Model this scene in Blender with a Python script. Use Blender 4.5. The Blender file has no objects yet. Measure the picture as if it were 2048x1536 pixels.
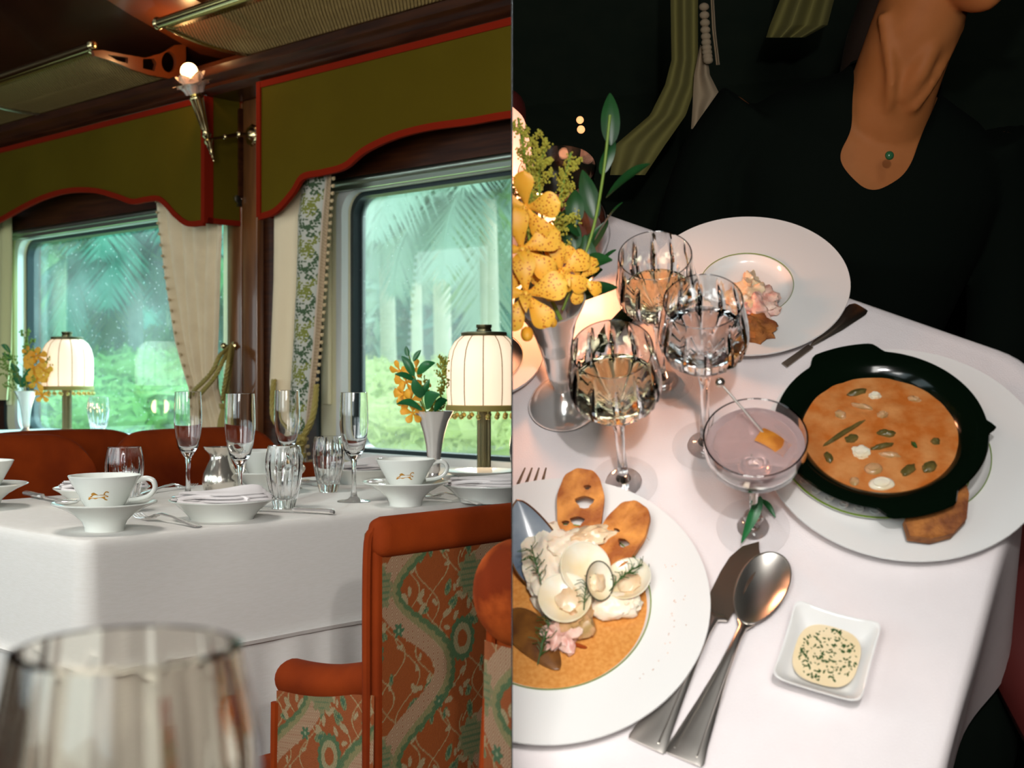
import bpy, bmesh, math, random
import numpy as np
from mathutils import Matrix, Vector, noise as mnoise
from mathutils.geometry import tessellate_polygon
PI = math.pi
random.seed(7)
S = bpy.context.scene
COL = S.collection
# ---------------------------------------------------------------- camera, world, large lights, exposure
F, CX, HY, CZ = 2600.0, 1024.0, 745.0, 0.9855          # focal length in pixels, principal column, horizon row, eye height
cam_d = bpy.data.cameras.new('camera'); cam = bpy.data.objects.new('camera', cam_d); COL.objects.link(cam)
cam.location = (0, 0, CZ); cam.rotation_euler = (PI / 2, 0, 0)
cam_d.sensor_fit = 'HORIZONTAL'; cam_d.sensor_width = 36; cam_d.lens = 36 * F / 2048
cam_d.shift_y = -(768 - HY) / 2048
cam_d.clip_start = 0.02; cam_d.clip_end = 400
cam_d.dof.use_dof = True; cam_d.dof.focus_distance = 1.85
cam_d.dof.aperture_fstop = (cam_d.lens / 1000) / 0.0048
S.camera = cam
S.view_settings.view_transform = 'Standard'; S.view_settings.look = 'None'
S.view_settings.gamma = 1; S.view_settings.use_curve_mapping = False; S.view_settings.exposure = 0
cy = S.cycles
cy.use_denoising = True
cy.max_bounces = 14; cy.diffuse_bounces = 3; cy.glossy_bounces = 4; cy.transmission_bounces = 12
cy.transparent_max_bounces = 24; cy.caustics_reflective = False; cy.caustics_refractive = True; cy.blur_glossy = 0.6
cy.sample_clamp_indirect = 6; cy.sample_clamp_direct = 0
W = bpy.data.worlds.new('overcast_sky'); S.world = W; W.use_nodes = True
wn = W.node_tree; wb = wn.nodes['Background']
w_tc = wn.nodes.new('ShaderNodeTexCoord'); w_no = wn.nodes.new('ShaderNodeTexNoise'); w_cr = wn.nodes.new('ShaderNodeValToRGB')
w_no.inputs['Scale'].default_value = 3.0; w_no.inputs['Detail'].default_value = 4
w_cr.color_ramp.elements[0].position = .35; w_cr.color_ramp.elements[0].color = (.62, .86, .92, 1)
w_cr.color_ramp.elements[1].position = .65; w_cr.color_ramp.elements[1].color = (.95, .99, 1, 1)
wn.links.new(w_tc.outputs['Generated'], w_no.inputs['Vector']); wn.links.new(w_no.outputs['Fac'], w_cr.inputs['Fac'])
wn.links.new(w_cr.outputs['Color'], wb.inputs['Color']); wb.inputs['Strength'].default_value = 2.7

def lamp(name, kind, energy, color, M, size=None, size_y=None, **kw):
    d = bpy.data.lights.new(name, kind); d.energy = energy; d.color = color
    if kind == 'AREA':
        d.shape = 'RECTANGLE'; d.size = size; d.size_y = size_y or size
    elif size is not None:
        d.shadow_soft_size = size
    for k, v in kw.items(): setattr(d, k, v)
    o = bpy.data.objects.new(name, d); o.matrix_world = M; COL.objects.link(o); return o
def aim(p, q):
    p, q = Vector(p), Vector(q)
    return Matrix.Translation(p) @ (q - p).to_track_quat('-Z', 'Y').to_matrix().to_4x4()

# wall frame of the dining car: local x runs along the train (away from the camera, to the left), y into the room, z up
nW = Vector((.6838, .7296, 0)).normalized(); UW = Vector((-nW.y, nW.x, 0)); DW = 2.32
MW = Matrix(((UW.x, -nW.x, 0, nW.x * DW), (UW.y, -nW.y, 0, nW.y * DW), (0, 0, 1, 0), (0, 0, 0, 1)))
# table frame of the evening room (its table top is local z = 0)
NR = -Vector((426.0 / F, 1, -(2474.0) / F)).normalized()
XR = Vector((1, 0, 0)); XR = (XR - NR * XR.dot(NR)).normalized(); YR = NR.cross(XR)
HR = 1.215 * (-NR).dot(Vector(((1112 - CX) / F, 1, -(1207 - HY) / F)))    # distance eye - table plane
CAM = Vector((0, 0, CZ))
def ray(u, v): return Vector(((u - CX) / F, 1, -(v - HY) / F))
def Rw(u, v, h=0.0):                                  # world point at height h above the evening table seen at (u, v)
    d = ray(u, v); return CAM + d * ((HR - h) / (-NR).dot(d))
OR = Rw(1500, 950)
MR = Matrix(((XR.x, YR.x, NR.x, OR.x), (XR.y, YR.y, NR.y, OR.y), (XR.z, YR.z, NR.z, OR.z), (0, 0, 0, 1)))
MRi = MR.inverted(); MWi = MW.inverted()
def R(u, v, h=0.0): return MRi @ Rw(u, v, h)
def proj(p):
    p = Vector(p) - CAM; return (CX + F * p.x / p.y, HY - F * p.z / p.y)
def Rz(x, y, v):                                      # height above table point (x, y) that projects on row v
    lo, hi = -.2, .9
    for _ in range(40):
        m = (lo + hi) / 2
        if proj(MR @ Vector((x, y, m)))[1] > v: lo = m
        else: hi = m
    return lo
TZ = 0.75
def LT(u, v, h=0.0):                                  # world point at height h above the dining car table plane
    Y = (CZ - TZ - h) * F / (v - HY); return Vector(((u - CX) / F * Y, Y, TZ + h))
def LY(u, v, Y): return Vector(((u - CX) / F * Y, Y, CZ - (v - HY) / F * Y))
def wp(u, v, o=0.0):                                  # (s, z) on the plane o in front of the window wall
    d = ray(u, v); p = CAM + d * ((DW - o) / (nW.x * d.x + nW.y * d.y)); q = MWi @ p; return (q.x, q.z)

# daylight from the windows of the opposite side, behind the camera
lamp('daylight_opposite', 'AREA', 42, (1, .965, .91), aim(MW @ Vector((-.25, 2.85, 1.45)), MW @ Vector((2.2, .9, .8))), .9, .7)
lamp('daylight_opposite', 'AREA', 9, (1, .98, .95), aim(MW @ Vector((1.75, 3.0, 1.3)), MW @ Vector((2.7, .8, .8))), 1.1, .7)
for s_ in (2.1, 4.0): lamp('outdoor_fill', 'AREA', 230, (.93, .98, 1), aim(MW @ Vector((s_ + .1, -2.6, 3.0)), MW @ Vector((s_, .6, .8))), 1.8, .8)  # area lights added outside, out of view, to brighten the tabletop
lamp('tabletop_fill', 'AREA', 9, (1, .95, .88), aim(MW @ Vector((1.95, 1.5, 2.1)), MW @ Vector((1.95, 1.35, 0))), .5, .3)  # unseen fill added under the ceiling to lift the tabletop
# flash beside the evening camera, warm lamp light is added with the lamp itself
FL = Vector((.10, .12, CZ + .22))
lamp('camera_flash', 'SPOT', 20, (1, .96, .95), aim(FL, Rw(1560, 700)), .012, spot_size=math.radians(62), spot_blend=.5)

# ---------------------------------------------------------------- materials
MATS = {}
def _n(nt, t, **kw):
    n = nt.nodes.new(t)
    for k, v in kw.items():
        if k in n.inputs: n.inputs[k].default_value = v
        else: setattr(n, k, v)
    return n
def mat(name, col=(.5, .5, .5), rough=.5, metal=0, col2=None, nscale=8, ndetail=4, stretch=None, ramp=(.35, .65), bump=0, bscale=200,
        trans=0, ior=1.45, emis=None, estr=0, sss=0, sheen=0, coat=0, attr=None, spec=None, alpha=None, wave=None):
    if name in MATS: return MATS[name]
    m = bpy.data.materials.new(name); m.use_nodes = True; nt = m.node_tree; b = nt.nodes['Principled BSDF']; L = nt.links.new
    b.inputs['Base Color'].default_value = (*col, 1); b.inputs['Roughness'].default_value = rough; b.inputs['Metallic'].default_value = metal
    b.inputs['IOR'].default_value = ior; b.inputs['Transmission Weight'].default_value = trans
    if sss: b.inputs['Subsurface Weight'].default_value = sss; b.inputs['Subsurface Scale'].default_value = .01
    if sheen: b.inputs['Sheen Weight'].default_value = sheen; b.inputs['Sheen Roughness'].default_value = .35; b.inputs['Sheen Tint'].default_value = (*[min(1, c * 2.2 + .01) for c in col], 1)
    if coat: b.inputs['Coat Weight'].default_value = coat; b.inputs['Coat Roughness'].default_value = .08
    if spec is not None: b.inputs['Specular IOR Level'].default_value = spec
    if emis: b.inputs['Emission Color'].default_value = (*emis, 1); b.inputs['Emission Strength'].default_value = estr
    if alpha is not None: b.inputs['Alpha'].default_value = alpha
    tc = nt.nodes.new('ShaderNodeTexCoord'); vec = tc.outputs['Object']
    if stretch:
        mp = _n(nt, 'ShaderNodeMapping'); mp.inputs['Scale'].default_value = stretch; L(vec, mp.inputs['Vector']); svec = mp.outputs['Vector']
    else: svec = vec
    cout = None
    if attr:
        a = _n(nt, 'ShaderNodeAttribute', attribute_name='Col'); cout = a.outputs['Color']
    elif col2 is not None:
        no = _n(nt, 'ShaderNodeTexNoise', Scale=nscale, Detail=ndetail); L(svec, no.inputs['Vector'])
        cr = _n(nt, 'ShaderNodeValToRGB'); e = cr.color_ramp.elements
        e[0].position, e[1].position = ramp; e[0].color = (*col, 1); e[1].color = (*col2, 1)
        L(no.outputs['Fac'], cr.inputs['Fac']); cout = cr.outputs['Color']
    if cout is not None: L(cout, b.inputs['Base Color'])
    if bump:
        bn = _n(nt, 'ShaderNodeTexNoise', Scale=bscale, Detail=3); L(vec, bn.inputs['Vector'])
        bp = _n(nt, 'ShaderNodeBump', Strength=bump, Distance=.002); L(bn.outputs['Fac'], bp.inputs['Height']); L(bp.outputs['Normal'], b.inputs['Normal'])
    MATS[name] = m; return m
M_ = lambda k: MATS[k]
# dining car
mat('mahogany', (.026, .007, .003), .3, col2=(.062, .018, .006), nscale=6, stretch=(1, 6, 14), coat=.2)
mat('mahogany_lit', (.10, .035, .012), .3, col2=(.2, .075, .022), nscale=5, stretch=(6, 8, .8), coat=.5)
mat('ceiling_wood', (.022, .006, .003), .25, col2=(.045, .012, .005), nscale=3, coat=.15, spec=.3)
mat('amber_wood', (.15, .034, .006), .3, col2=(.09, .018, .004), nscale=4, coat=.6)
mat('floor_carpet', (.05, .02, .012), .95, col2=(.09, .03, .02), nscale=40)
mat('olive_cloth', (.085, .058, .003), .9, col2=(.098, .068, .004), nscale=3, bump=.25, bscale=900, spec=.08)
mat('red_trim', (.20, .012, .003), .9, spec=.08, bump=.3, bscale=900)
mat('brass', (.62, .50, .26), .2, 1)
mat('brass_dark', (.26, .22, .13), .34, 1)
mat('wire', (.18, .125, .042), .45, .8)
mat('silver', (.95, .92, .89), .14, .68)
mat('silver_worn', (.74, .68, .58), .16, .88, col2=(.84, .8, .72), nscale=30)
mat('chrome_bar', (.50, .55, .46), .3, 1)
mat('frame_cream', (.88, .85, .60), .35)
mat('frame_white', (.84, .88, .86), .25)
mat('gasket', (.02, .035, .04), .4)
mat('cream_curtain', (.76, .62, .41), .9, col2=(.82, .68, .46), nscale=20, sheen=.2, bump=.2, bscale=1200)
mat('yellow_drape', (.62, .58, .30), .85, sheen=.2)
mat('gold_rope', (.34, .27, .07), .55, sheen=.3)
mat('pompom', (.55, .42, .24), .9, sheen=.4)
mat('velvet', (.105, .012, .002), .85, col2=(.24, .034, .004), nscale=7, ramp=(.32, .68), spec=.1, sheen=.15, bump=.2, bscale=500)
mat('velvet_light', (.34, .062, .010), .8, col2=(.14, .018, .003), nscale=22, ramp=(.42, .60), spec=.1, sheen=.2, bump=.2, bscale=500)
mat('white_cloth', (.80, .77, .72), .85, col2=(.83, .80, .76), nscale=60, stretch=(1, 1, 8), bump=.25, bscale=1500, sheen=.1)
mat('napkin_cloth', (.84, .80, .80), .85, bump=.15, bscale=1500)
mat('porcelain', (.80, .82, .77), .08, spec=.6)
mat('porcelain_line', (.32, .38, .05), .25)
mat('gilt', (.62, .30, .05), .35, .5)
mat('blue_glaze', (.03, .12, .32), .15)
mat('shade_cloth', (.9, .78, .62), .8, emis=(1, .76, .52), estr=.8)
mat('shade_seam', (.25, .15, .09), .7)
mat('bronze', (.17, .15, .08), .35, .9)
mat('leaf', (.010, .11, .035), .35, col2=(.02, .16, .04), nscale=30)
mat('leaf_dark', (.008, .045, .012), .4, col2=(.012, .07, .015), nscale=30)
mat('leaf_fine', (.16, .26, .03), .6)
mat('goldenrod', (.42, .40, .05), .8)
mat('orchid', (.84, .36, .02), .5, col2=(.90, .46, .04), nscale=30, sss=.15)
mat('glass', (1, 1, 1), 0.0, trans=1, ior=1.48)
mat('glass_thick', (1, .965, .88), 0, trans=1, ior=1.5)
mat('glass_frost', (.80, .62, .52), .5, trans=.55, ior=1.3)
mat('bulb', (1, .8, .5), .4, emis=(1, .66, .30), estr=9)
mat('amber_glow', (1, .6, .3), .4, emis=(1, .42, .16), estr=1.3)
# outside
mat('grass', (.36, .48, .12), .95, col2=(.58, .64, .26), nscale=1.5)
mat('bush', (.14, .36, .08), .9, col2=(.32, .52, .14), nscale=1.2)
mat('bush_yellow', (.44, .56, .16), .9, col2=(.62, .68, .28), nscale=1.2)
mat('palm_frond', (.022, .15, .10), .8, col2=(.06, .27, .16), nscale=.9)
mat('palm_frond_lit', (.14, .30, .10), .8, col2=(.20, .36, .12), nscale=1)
mat('trunk', (.16, .19, .15), .9, col2=(.28, .32, .26), nscale=3)
mat('trunk_pale', (.66, .64, .50), .9, col2=(.52, .55, .42), nscale=3)
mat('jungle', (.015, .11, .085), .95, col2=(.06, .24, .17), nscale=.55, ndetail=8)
mat('jungle_pale', (.20, .36, .28), .95, col2=(.34, .50, .38), nscale=.5, ndetail=8)  # paler jungle copy, mist mixed into its colour
# evening room
mat('night_wall', (.009, .019, .010), .8, col2=(.013, .023, .012), nscale=20)
mat('night_curtain', (.22, .20, .06), .95, sheen=.1)
mat('night_braid', (.40, .31, .20), .9)
mat('night_leather', (.08, .006, .004), .7)
mat('table_linen', (.78, .72, .72), .85, bump=.3, bscale=700, col2=(.80, .74, .74), nscale=30)
mat('china', (.78, .77, .75), .14, spec=.5)
mat('china_line', (.16, .26, .02), .3)
mat('iron_enamel', (.0015, .0045, .002), .12, spec=.4)
mat('steel', (.80, .76, .70), .30, 1)
mat('steel_dark', (.34, .29, .23), .33, 1)

mat('rose_drink', (.96, .72, .70), 0.05, trans=.75, ior=1.33)
mat('peel', (.55, .20, .02), .5, col2=(.40, .12, .015), nscale=90)
mat('doily', (.80, .82, .78), .8)
mat('crouton', (.76, .29, .055), .7, col2=(.34, .085, .010), nscale=38, ramp=(.38, .62), bump=.8, bscale=180)
mat('bread', (.42, .15, .03), .8, col2=(.16, .045, .012), nscale=60, bump=1, bscale=220)
mat('crumb', (.85, .78, .66), .8)
mat('mussel_in', (.34, .38, .42), .2, col2=(.10, .14, .20), nscale=14, spec=.7)
mat('mussel_out', (.03, .035, .03), .3, col2=(.08, .07, .03), nscale=40)
mat('clam_in', (.85, .80, .68), .22, col2=(.78, .62, .38), nscale=22, sss=.1)
mat('clam_meat', (.72, .47, .27), .3, col2=(.80, .62, .42), nscale=60, sss=.2)
mat('fish', (.84, .68, .50), .4, col2=(.90, .78, .64), nscale=50, bump=.6, bscale=120, sss=.2)
mat('prawn', (.62, .30, .24), .35, col2=(.80, .58, .48), nscale=80, bump=.6, bscale=160, sss=.2)
mat('aubergine', (.22, .085, .015), .35, col2=(.10, .035, .01), nscale=50)
mat('dill', (.03, .085, .012), .6)
mat('broth', (.56, .22, .048), .22, col2=(.66, .30, .08), nscale=260, bump=.2, bscale=300)
mat('stew', (.48, .13, .022), .2, col2=(.60, .25, .08), nscale=45, bump=.5, bscale=120)
mat('stew_bit', (.07, .06, .015), .3, col2=(.16, .11, .03), nscale=60)
mat('stew_slice', (.60, .33, .17), .3, col2=(.38, .24, .09), nscale=90)
mat('sauce', (.78, .62, .38), .25, col2=(.82, .67, .44), nscale=50)
mat('herb', (.02, .07, .008), .5)
mat('skin', (.36, .125, .034), .6, col2=(.42, .15, .045), nscale=20, spec=.2)
mat('lips', (.35, .08, .05), .4)
mat('hair', (.02, .012, .008), .5)
mat('black_dress', (.0022, .0045, .0028), .9, spec=.1)
mat('green_stone', (.03, .12, .05), .15)
mat('divider', (.006, .006, .006), .9)
mat('rose_lamp', (.9, .6, .5), .8, emis=(1, .45, .28), estr=1.3)

def crystal(name, col, ior, t, tcol=(1, 1, 1)):        # clear crystal: part refracts, part lets light straight through
    m = bpy.data.materials.new(name); m.use_nodes = True; nt = m.node_tree; nt.nodes.clear(); L = nt.links.new
    out = nt.nodes.new('ShaderNodeOutputMaterial'); g = _n(nt, 'ShaderNodeBsdfGlass', Color=(*col, 1), IOR=ior, Roughness=0.0); tr = _n(nt, 'ShaderNodeBsdfTransparent', Color=(*tcol, 1))
    gl = _n(nt, 'ShaderNodeBsdfGlossy', Roughness=.02); lw = _n(nt, 'ShaderNodeLayerWeight', Blend=.5); pw = _n(nt, 'ShaderNodeMath', operation='POWER'); pw.inputs[1].default_value = 3.5; L(lw.outputs['Facing'], pw.inputs[0])
    ma = _n(nt, 'ShaderNodeMath', operation='MULTIPLY_ADD'); ma.inputs[1].default_value = .75; ma.inputs[2].default_value = .04; L(pw.outputs[0], ma.inputs[0]); th = nt.nodes.new('ShaderNodeMixShader'); L(ma.outputs[0], th.inputs[0]); L(tr.outputs[0], th.inputs[1]); L(gl.outputs[0], th.inputs[2])
    mx = nt.nodes.new('ShaderNodeMixShader'); mx.inputs[0].default_value = t; L(g.outputs[0], mx.inputs[1]); L(th.outputs[0], mx.inputs[2]); L(mx.outputs[0], out.inputs[0]); MATS[name] = m
crystal('crystal', (1, 1, 1), 1.5, 1.0); mat('wine', (.98, .90, .60), 0, trans=1, ior=1.33); mat('water', (1, 1, 1), 0, trans=1, ior=1.33)
def pane_mat(key, tint, h0, h1):  # dust specks, plus a translucent haze put in to pale the view
    m = bpy.data.materials.new('dusty_hazy_glass_' + key); m.use_nodes = True; nt = m.node_tree; nt.nodes.clear(); L = nt.links.new
    out = nt.nodes.new('ShaderNodeOutputMaterial'); tr = _n(nt, 'ShaderNodeBsdfTransparent', Color=(*tint, 1)); gl = _n(nt, 'ShaderNodeBsdfGlossy', Roughness=.0)
    lw = _n(nt, 'ShaderNodeLayerWeight', Blend=.5); fr = _n(nt, 'ShaderNodeMath', operation='POWER'); fr.inputs[1].default_value = 4; L(lw.outputs['Facing'], fr.inputs[0]); mu = _n(nt, 'ShaderNodeMath', operation='MULTIPLY_ADD'); mu.inputs[1].default_value = .9; mu.inputs[2].default_value = .05
    L(fr.outputs[0], mu.inputs[0]); mx = nt.nodes.new('ShaderNodeMixShader'); L(mu.outputs[0], mx.inputs[0]); L(tr.outputs[0], mx.inputs[1]); L(gl.outputs[0], mx.inputs[2])
    df = _n(nt, 'ShaderNodeBsdfTranslucent', Color=(.75, .9, .86, 1)); tc = nt.nodes.new('ShaderNodeTexCoord')
    vo = _n(nt, 'ShaderNodeTexVoronoi', Scale=45.0); L(tc.outputs['Object'], vo.inputs['Vector'])
    cr = _n(nt, 'ShaderNodeValToRGB'); e = cr.color_ramp.elements; e[0].position = .03; e[0].color = (.9,) * 3 + (1,); e[1].position = .10; e[1].color = (.0,) * 3 + (1,)
    L(vo.outputs['Distance'], cr.inputs['Fac'])
    no = _n(nt, 'ShaderNodeTexNoise', Scale=3.0, Detail=6); L(tc.outputs['Object'], no.inputs['Vector'])
    c2 = _n(nt, 'ShaderNodeMapRange'); c2.inputs['From Min'].default_value = .3; c2.inputs['From Max'].default_value = .75; c2.inputs['To Min'].default_value = h0; c2.inputs['To Max'].default_value = h1
    L(no.outputs['Fac'], c2.inputs['Value'])
    mxm = _n(nt, 'ShaderNodeMath', operation='MAXIMUM'); sc = _n(nt, 'ShaderNodeMath', operation='MULTIPLY'); sc.inputs[1].default_value = .8
    L(cr.outputs['Color'], sc.inputs[0]); L(sc.outputs[0], mxm.inputs[0]); L(c2.outputs[0], mxm.inputs[1])
    m2 = nt.nodes.new('ShaderNodeMixShader'); L(mxm.outputs[0], m2.inputs[0]); L(mx.outputs[0], m2.inputs[1]); L(df.outputs[0], m2.inputs[2]); L(m2.outputs[0], out.inputs[0])
    MATS[key] = m
pane_mat('pane_misty', (.90, .98, .95), .09, .27); pane_mat('pane_clean', (.74, .97, .97), .0, .07)

# ---------------------------------------------------------------- geometry helpers: a geometry is (verts, faces)
def join(*gs):
    V, Fc = [], []
    for g in gs:
        k = len(V); V += [tuple(v) for v in g[0]]; Fc += [tuple(i + k for i in f) for f in g[1]]
    return V, Fc
def xf(g, M): return [tuple(M @ Vector(v)) for v in g[0]], g[1]
def T(x, y, z): return Matrix.Translation((x, y, z))
def RZ(a): return Matrix.Rotation(a, 4, 'Z')
def RX(a): return Matrix.Rotation(a, 4, 'X')
def RY(a): return Matrix.Rotation(a, 4, 'Y')
def SC(x, y, z): return Matrix.Diagonal((x, y, z, 1))
def surf(fn, nu, nv, cu=False, cv=False):
    V = [tuple(fn(i / (nu if cu else nu - 1), j / (nv if cv else nv - 1))) for i in range(nu) for j in range(nv)]
    Fc = []
    for i in range(nu if cu else nu - 1):
        for j in range(nv if cv else nv - 1):
            a, b = i * nv + j, ((i + 1) % nu) * nv + j; c, d = ((i + 1) % nu) * nv + (j + 1) % nv, i * nv + (j + 1) % nv
            Fc.append((a, b, c, d))
    return V, Fc
def lathe(prof, seg=40, mod=None, sx=1, sy=1):
    V, Fc, rings = [], [], []
    for k, (r, z) in enumerate(prof):
        if r < 1e-6: rings.append([len(V)]); V.append((0, 0, z))
        else:
            rg = []
            for i in range(seg):
                a = 2 * PI * i / seg; rr = r * (mod(a, k, r, z) if mod else 1); rg.append(len(V)); V.append((rr * math.cos(a) * sx, rr * math.sin(a) * sy, z))
            rings.append(rg)
    for p, q in zip(rings, rings[1:]):
        for i in range(seg):
            j = (i + 1) % seg
            if len(p) == 1 and len(q) == 1: continue
            if len(p) == 1: Fc.append((p[0], q[j], q[i]))
            elif len(q) == 1: Fc.append((p[i], p[j], q[0]))
            else: Fc.append((p[i], p[j], q[j], q[i]))
    return V, Fc
def frames(path):
    P = [Vector(p) for p in path]; n = len(P); T_ = []
    for i in range(n):
        d = P[min(i + 1, n - 1)] - P[max(i - 1, 0)]; T_.append(d.normalized() if d.length > 1e-9 else Vector((0, 0, 1)))
    u = T_[0].orthogonal().normalized(); out = []
    for i in range(n):
        u = (u - T_[i] * u.dot(T_[i])); u = u.normalized() if u.length > 1e-6 else T_[i].orthogonal().normalized()
        out.append((P[i], T_[i], u, T_[i].cross(u)))
    return out
def tube(path, r, n=8, cap=True, flat=1.0):
    fr = frames(path); V, Fc = [], []
    for i, (p, t, u, w) in enumerate(fr):
        rr = r[i] if isinstance(r, (list, tuple)) else r
        for k in range(n):
            a = 2 * PI * k / n; V.append(tuple(p + u * rr * math.cos(a) + w * rr * flat * math.sin(a)))
    for i in range(len(fr) - 1):
        for k in range(n): Fc.append((i * n + k, i * n + (k + 1) % n, (i + 1) * n + (k + 1) % n, (i + 1) * n + k))
    if cap: Fc.append(tuple(range(n))[::-1]); Fc.append(tuple((len(fr) - 1) * n + k for k in range(n)))
    return V, Fc
def strip(path, prof, cap=True, up=(0, 0, 1)):        # sweep a closed 2-D profile (across, up) along a path
    P = [Vector(p) for p in path]; up = Vector(up); n = len(P); m = len(prof); V, Fc = [], []
    for i in range(n):
        t = (P[min(i + 1, n - 1)] - P[max(i - 1, 0)]).normalized(); s = t.cross(up).normalized()
        for a, b in prof: V.append(tuple(P[i] + s * a + up * b))
    for i in range(n - 1):
        for k in range(m): Fc.append((i * m + k, i * m + (k + 1) % m, (i + 1) * m + (k + 1) % m, (i + 1) * m + k))
    if cap: Fc.append(tuple(range(m))[::-1]); Fc.append(tuple((n - 1) * m + k for k in range(m)))
    return V, Fc
def box(x0, x1, y0, y1, z0, z1):
    V = [(x, y, z) for z in (z0, z1) for x, y in ((x0, y0), (x1, y0), (x1, y1), (x0, y1))]
    return V, [(3, 2, 1, 0), (4, 5, 6, 7), (0, 1, 5, 4), (1, 2, 6, 5), (2, 3, 7, 6), (3, 0, 4, 7)]
def rbox(x0, x1, y0, y1, z0, z1, r=.01, seg=3):
    bm = bmesh.new(); g = box(x0, x1, y0, y1, z0, z1); vs = [bm.verts.new(v) for v in g[0]]
    for f in g[1]: bm.faces.new([vs[i] for i in f])
    bmesh.ops.bevel(bm, geom=list(bm.edges), offset=r, segments=seg, profile=.5, affect='EDGES'); bm.verts.index_update()
    out = ([tuple(v.co) for v in bm.verts], [tuple(v.index for v in f.verts) for f in bm.faces]); bm.free(); return out
def prism(poly, z0, z1, holes=None):                  # closed polygon in xy, optional holes, extruded
    loops = [[Vector((x, y, 0)) for x, y in poly]] + [[Vector((x, y, 0)) for x, y in h] for h in (holes or [])]
    flat = [p for l in loops for p in l]; n = len(flat); tri = tessellate_polygon(loops)
    V = [(p.x, p.y, z0) for p in flat] + [(p.x, p.y, z1) for p in flat]
    Fc = [(a, b, c) for a, b, c in tri] + [(c + n, b + n, a + n) for a, b, c in tri]; k = 0
    for l in loops:
        m = len(l)
        for i in range(m): Fc.append((k + i, k + (i + 1) % m, k + (i + 1) % m + n, k + i + n))
        k += m
    return V, Fc
def ell(cx, cy_, cz, rx, ry, rz, n=16, rough=0, seed=0):
    V, Fc = lathe([(math.sin(PI * k / n), -math.cos(PI * k / n)) if 0 < k < n else (0, -1 if k == 0 else 1) for k in range(n + 1)], 2 * n)
    out = []
    for x, y, z in V:
        s = 1 + (rough * mnoise.noise(Vector((x * 1.7 + seed, y * 1.7, z * 1.7))) if rough else 0)
        if rough: s += .5 * rough * mnoise.noise(Vector((x * 4.1, y * 4.1 + seed, z * 4.1)))
        out.append((cx + x * rx * s, cy_ + y * ry * s, cz + z * rz * s))
    return out, Fc
def blob_leafy(n, rx, ry, rz, leaf, seed):            # a mass of small leaf quads over an ellipsoid
    rnd = random.Random(seed); V, Fc = [], []
    for _ in range(n):
        d = Vector((rnd.gauss(0, 1), rnd.gauss(0, 1), rnd.gauss(0, 1))).normalized(); k = .7 + .35 * rnd.random()
        p = Vector((d.x * rx * k, d.y * ry * k, d.z * rz * k)); a = Vector((rnd.gauss(0, 1), rnd.gauss(0, 1), rnd.gauss(0, 1))).normalized(); b = a.orthogonal().normalized()
        l = leaf * (.6 + .8 * rnd.random()); i = len(V)
        V += [tuple(p - a * l), tuple(p + b * l * .35), tuple(p + a * l), tuple(p - b * l * .35)]; Fc.append((i, i + 1, i + 2, i + 3))
    return V, Fc
def rrect(x0, x1, y0, y1, r, n=8):
    out = []
    for cx, cy_, a0 in ((x1 - r, y1 - r, 0), (x0 + r, y1 - r, PI / 2), (x0 + r, y0 + r, PI), (x1 - r, y0 + r, 3 * PI / 2)):
        for k in range(n + 1):
            a = a0 + PI / 2 * k / n; out.append((cx + r * math.cos(a), cy_ + r * math.sin(a)))
    return out
def smooth_pts(pts, n=60):                             # Catmull-Rom through points
    P = [Vector(p) for p in pts]; P = [P[0] * 2 - P[1]] + P + [P[-1] * 2 - P[-2]]; m = len(P) - 3; out = []
    for k in range(n):
        t = k / (n - 1) * m; i = min(int(t), m - 1); t -= i; a, b, c, d = P[i:i + 4]
        out.append(.5 * ((2 * b) + (c - a) * t + (2 * a - 5 * b + 4 * c - d) * t * t + (3 * b - a - 3 * c + d) * t ** 3))
    return out

SIDE = {}                                              # object name -> 'L' / 'R' / None
CUR = ['L']
CACHE = {}
def mesh(g, m, smooth=True, key=None, ang=40, cols=None):
    if key and key in CACHE: return CACHE[key]
    me = bpy.data.meshes.new(key or 'geometry'); me.from_pydata(g[0], [], g[1]); me.update()
    ms = m if isinstance(m, (list, tuple)) else [m]
    for x in ms: me.materials.append(MATS[x])
    bm = bmesh.new(); bm.from_mesh(me); bmesh.ops.recalc_face_normals(bm, faces=bm.faces); bm.to_mesh(me); bm.free()
    if smooth:
        me.polygons.foreach_set('use_smooth', [True] * len(me.polygons)); me.set_sharp_from_angle(angle=math.radians(ang))
    if cols is not None:
        a = me.color_attributes.new('Col', 'FLOAT_COLOR', 'POINT'); c = np.ones((len(cols), 4), np.float32); c[:, :3] = cols; a.data.foreach_set('color', c.ravel())
    if key: CACHE[key] = me
    return me
def link(name, data, M=None, parent=None, side=None):
    o = bpy.data.objects.new(name, data); COL.objects.link(o)
    if parent is not None: o.parent = parent
    if M is not None: o.matrix_local = M
    SIDE[o.name] = side or CUR[0]; return o
def part(name, g, m, parent, M=None, smooth=True, key=None, ang=40, cols=None, label=None):
    o = link(name, mesh(g, m, smooth, key, ang, cols), M, parent)
    if label: o['label'] = label
    return o
def tag(o, label, cat, group=None, kind=None):
    o['label'] = label; o['category'] = cat
    if group: o['group'] = group
    if kind: o['kind'] = kind
    return o
def thing(name, label, cat, M, group=None): return tag(link(name, None, M), label, cat, group)
def solo(name, g, m, label, cat, M=None, group=None, kind=None, **kw):
    return tag(part(name, g, m, None, M, **kw), label, cat, group, kind)
def struct(name, g, m, M=None, label=None, cat=None, **kw):
    o = part(name, g, m, None, M, **kw); o['kind'] = 'structure'
    if label: o['label'] = label
    if cat: o['category'] = cat
    return o
def Lm(p, rz=0): return T(*p) @ RZ(rz)
def Rm(x, y, h=0, rz=0): return MR @ T(x, y, h) @ RZ(rz)
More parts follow.
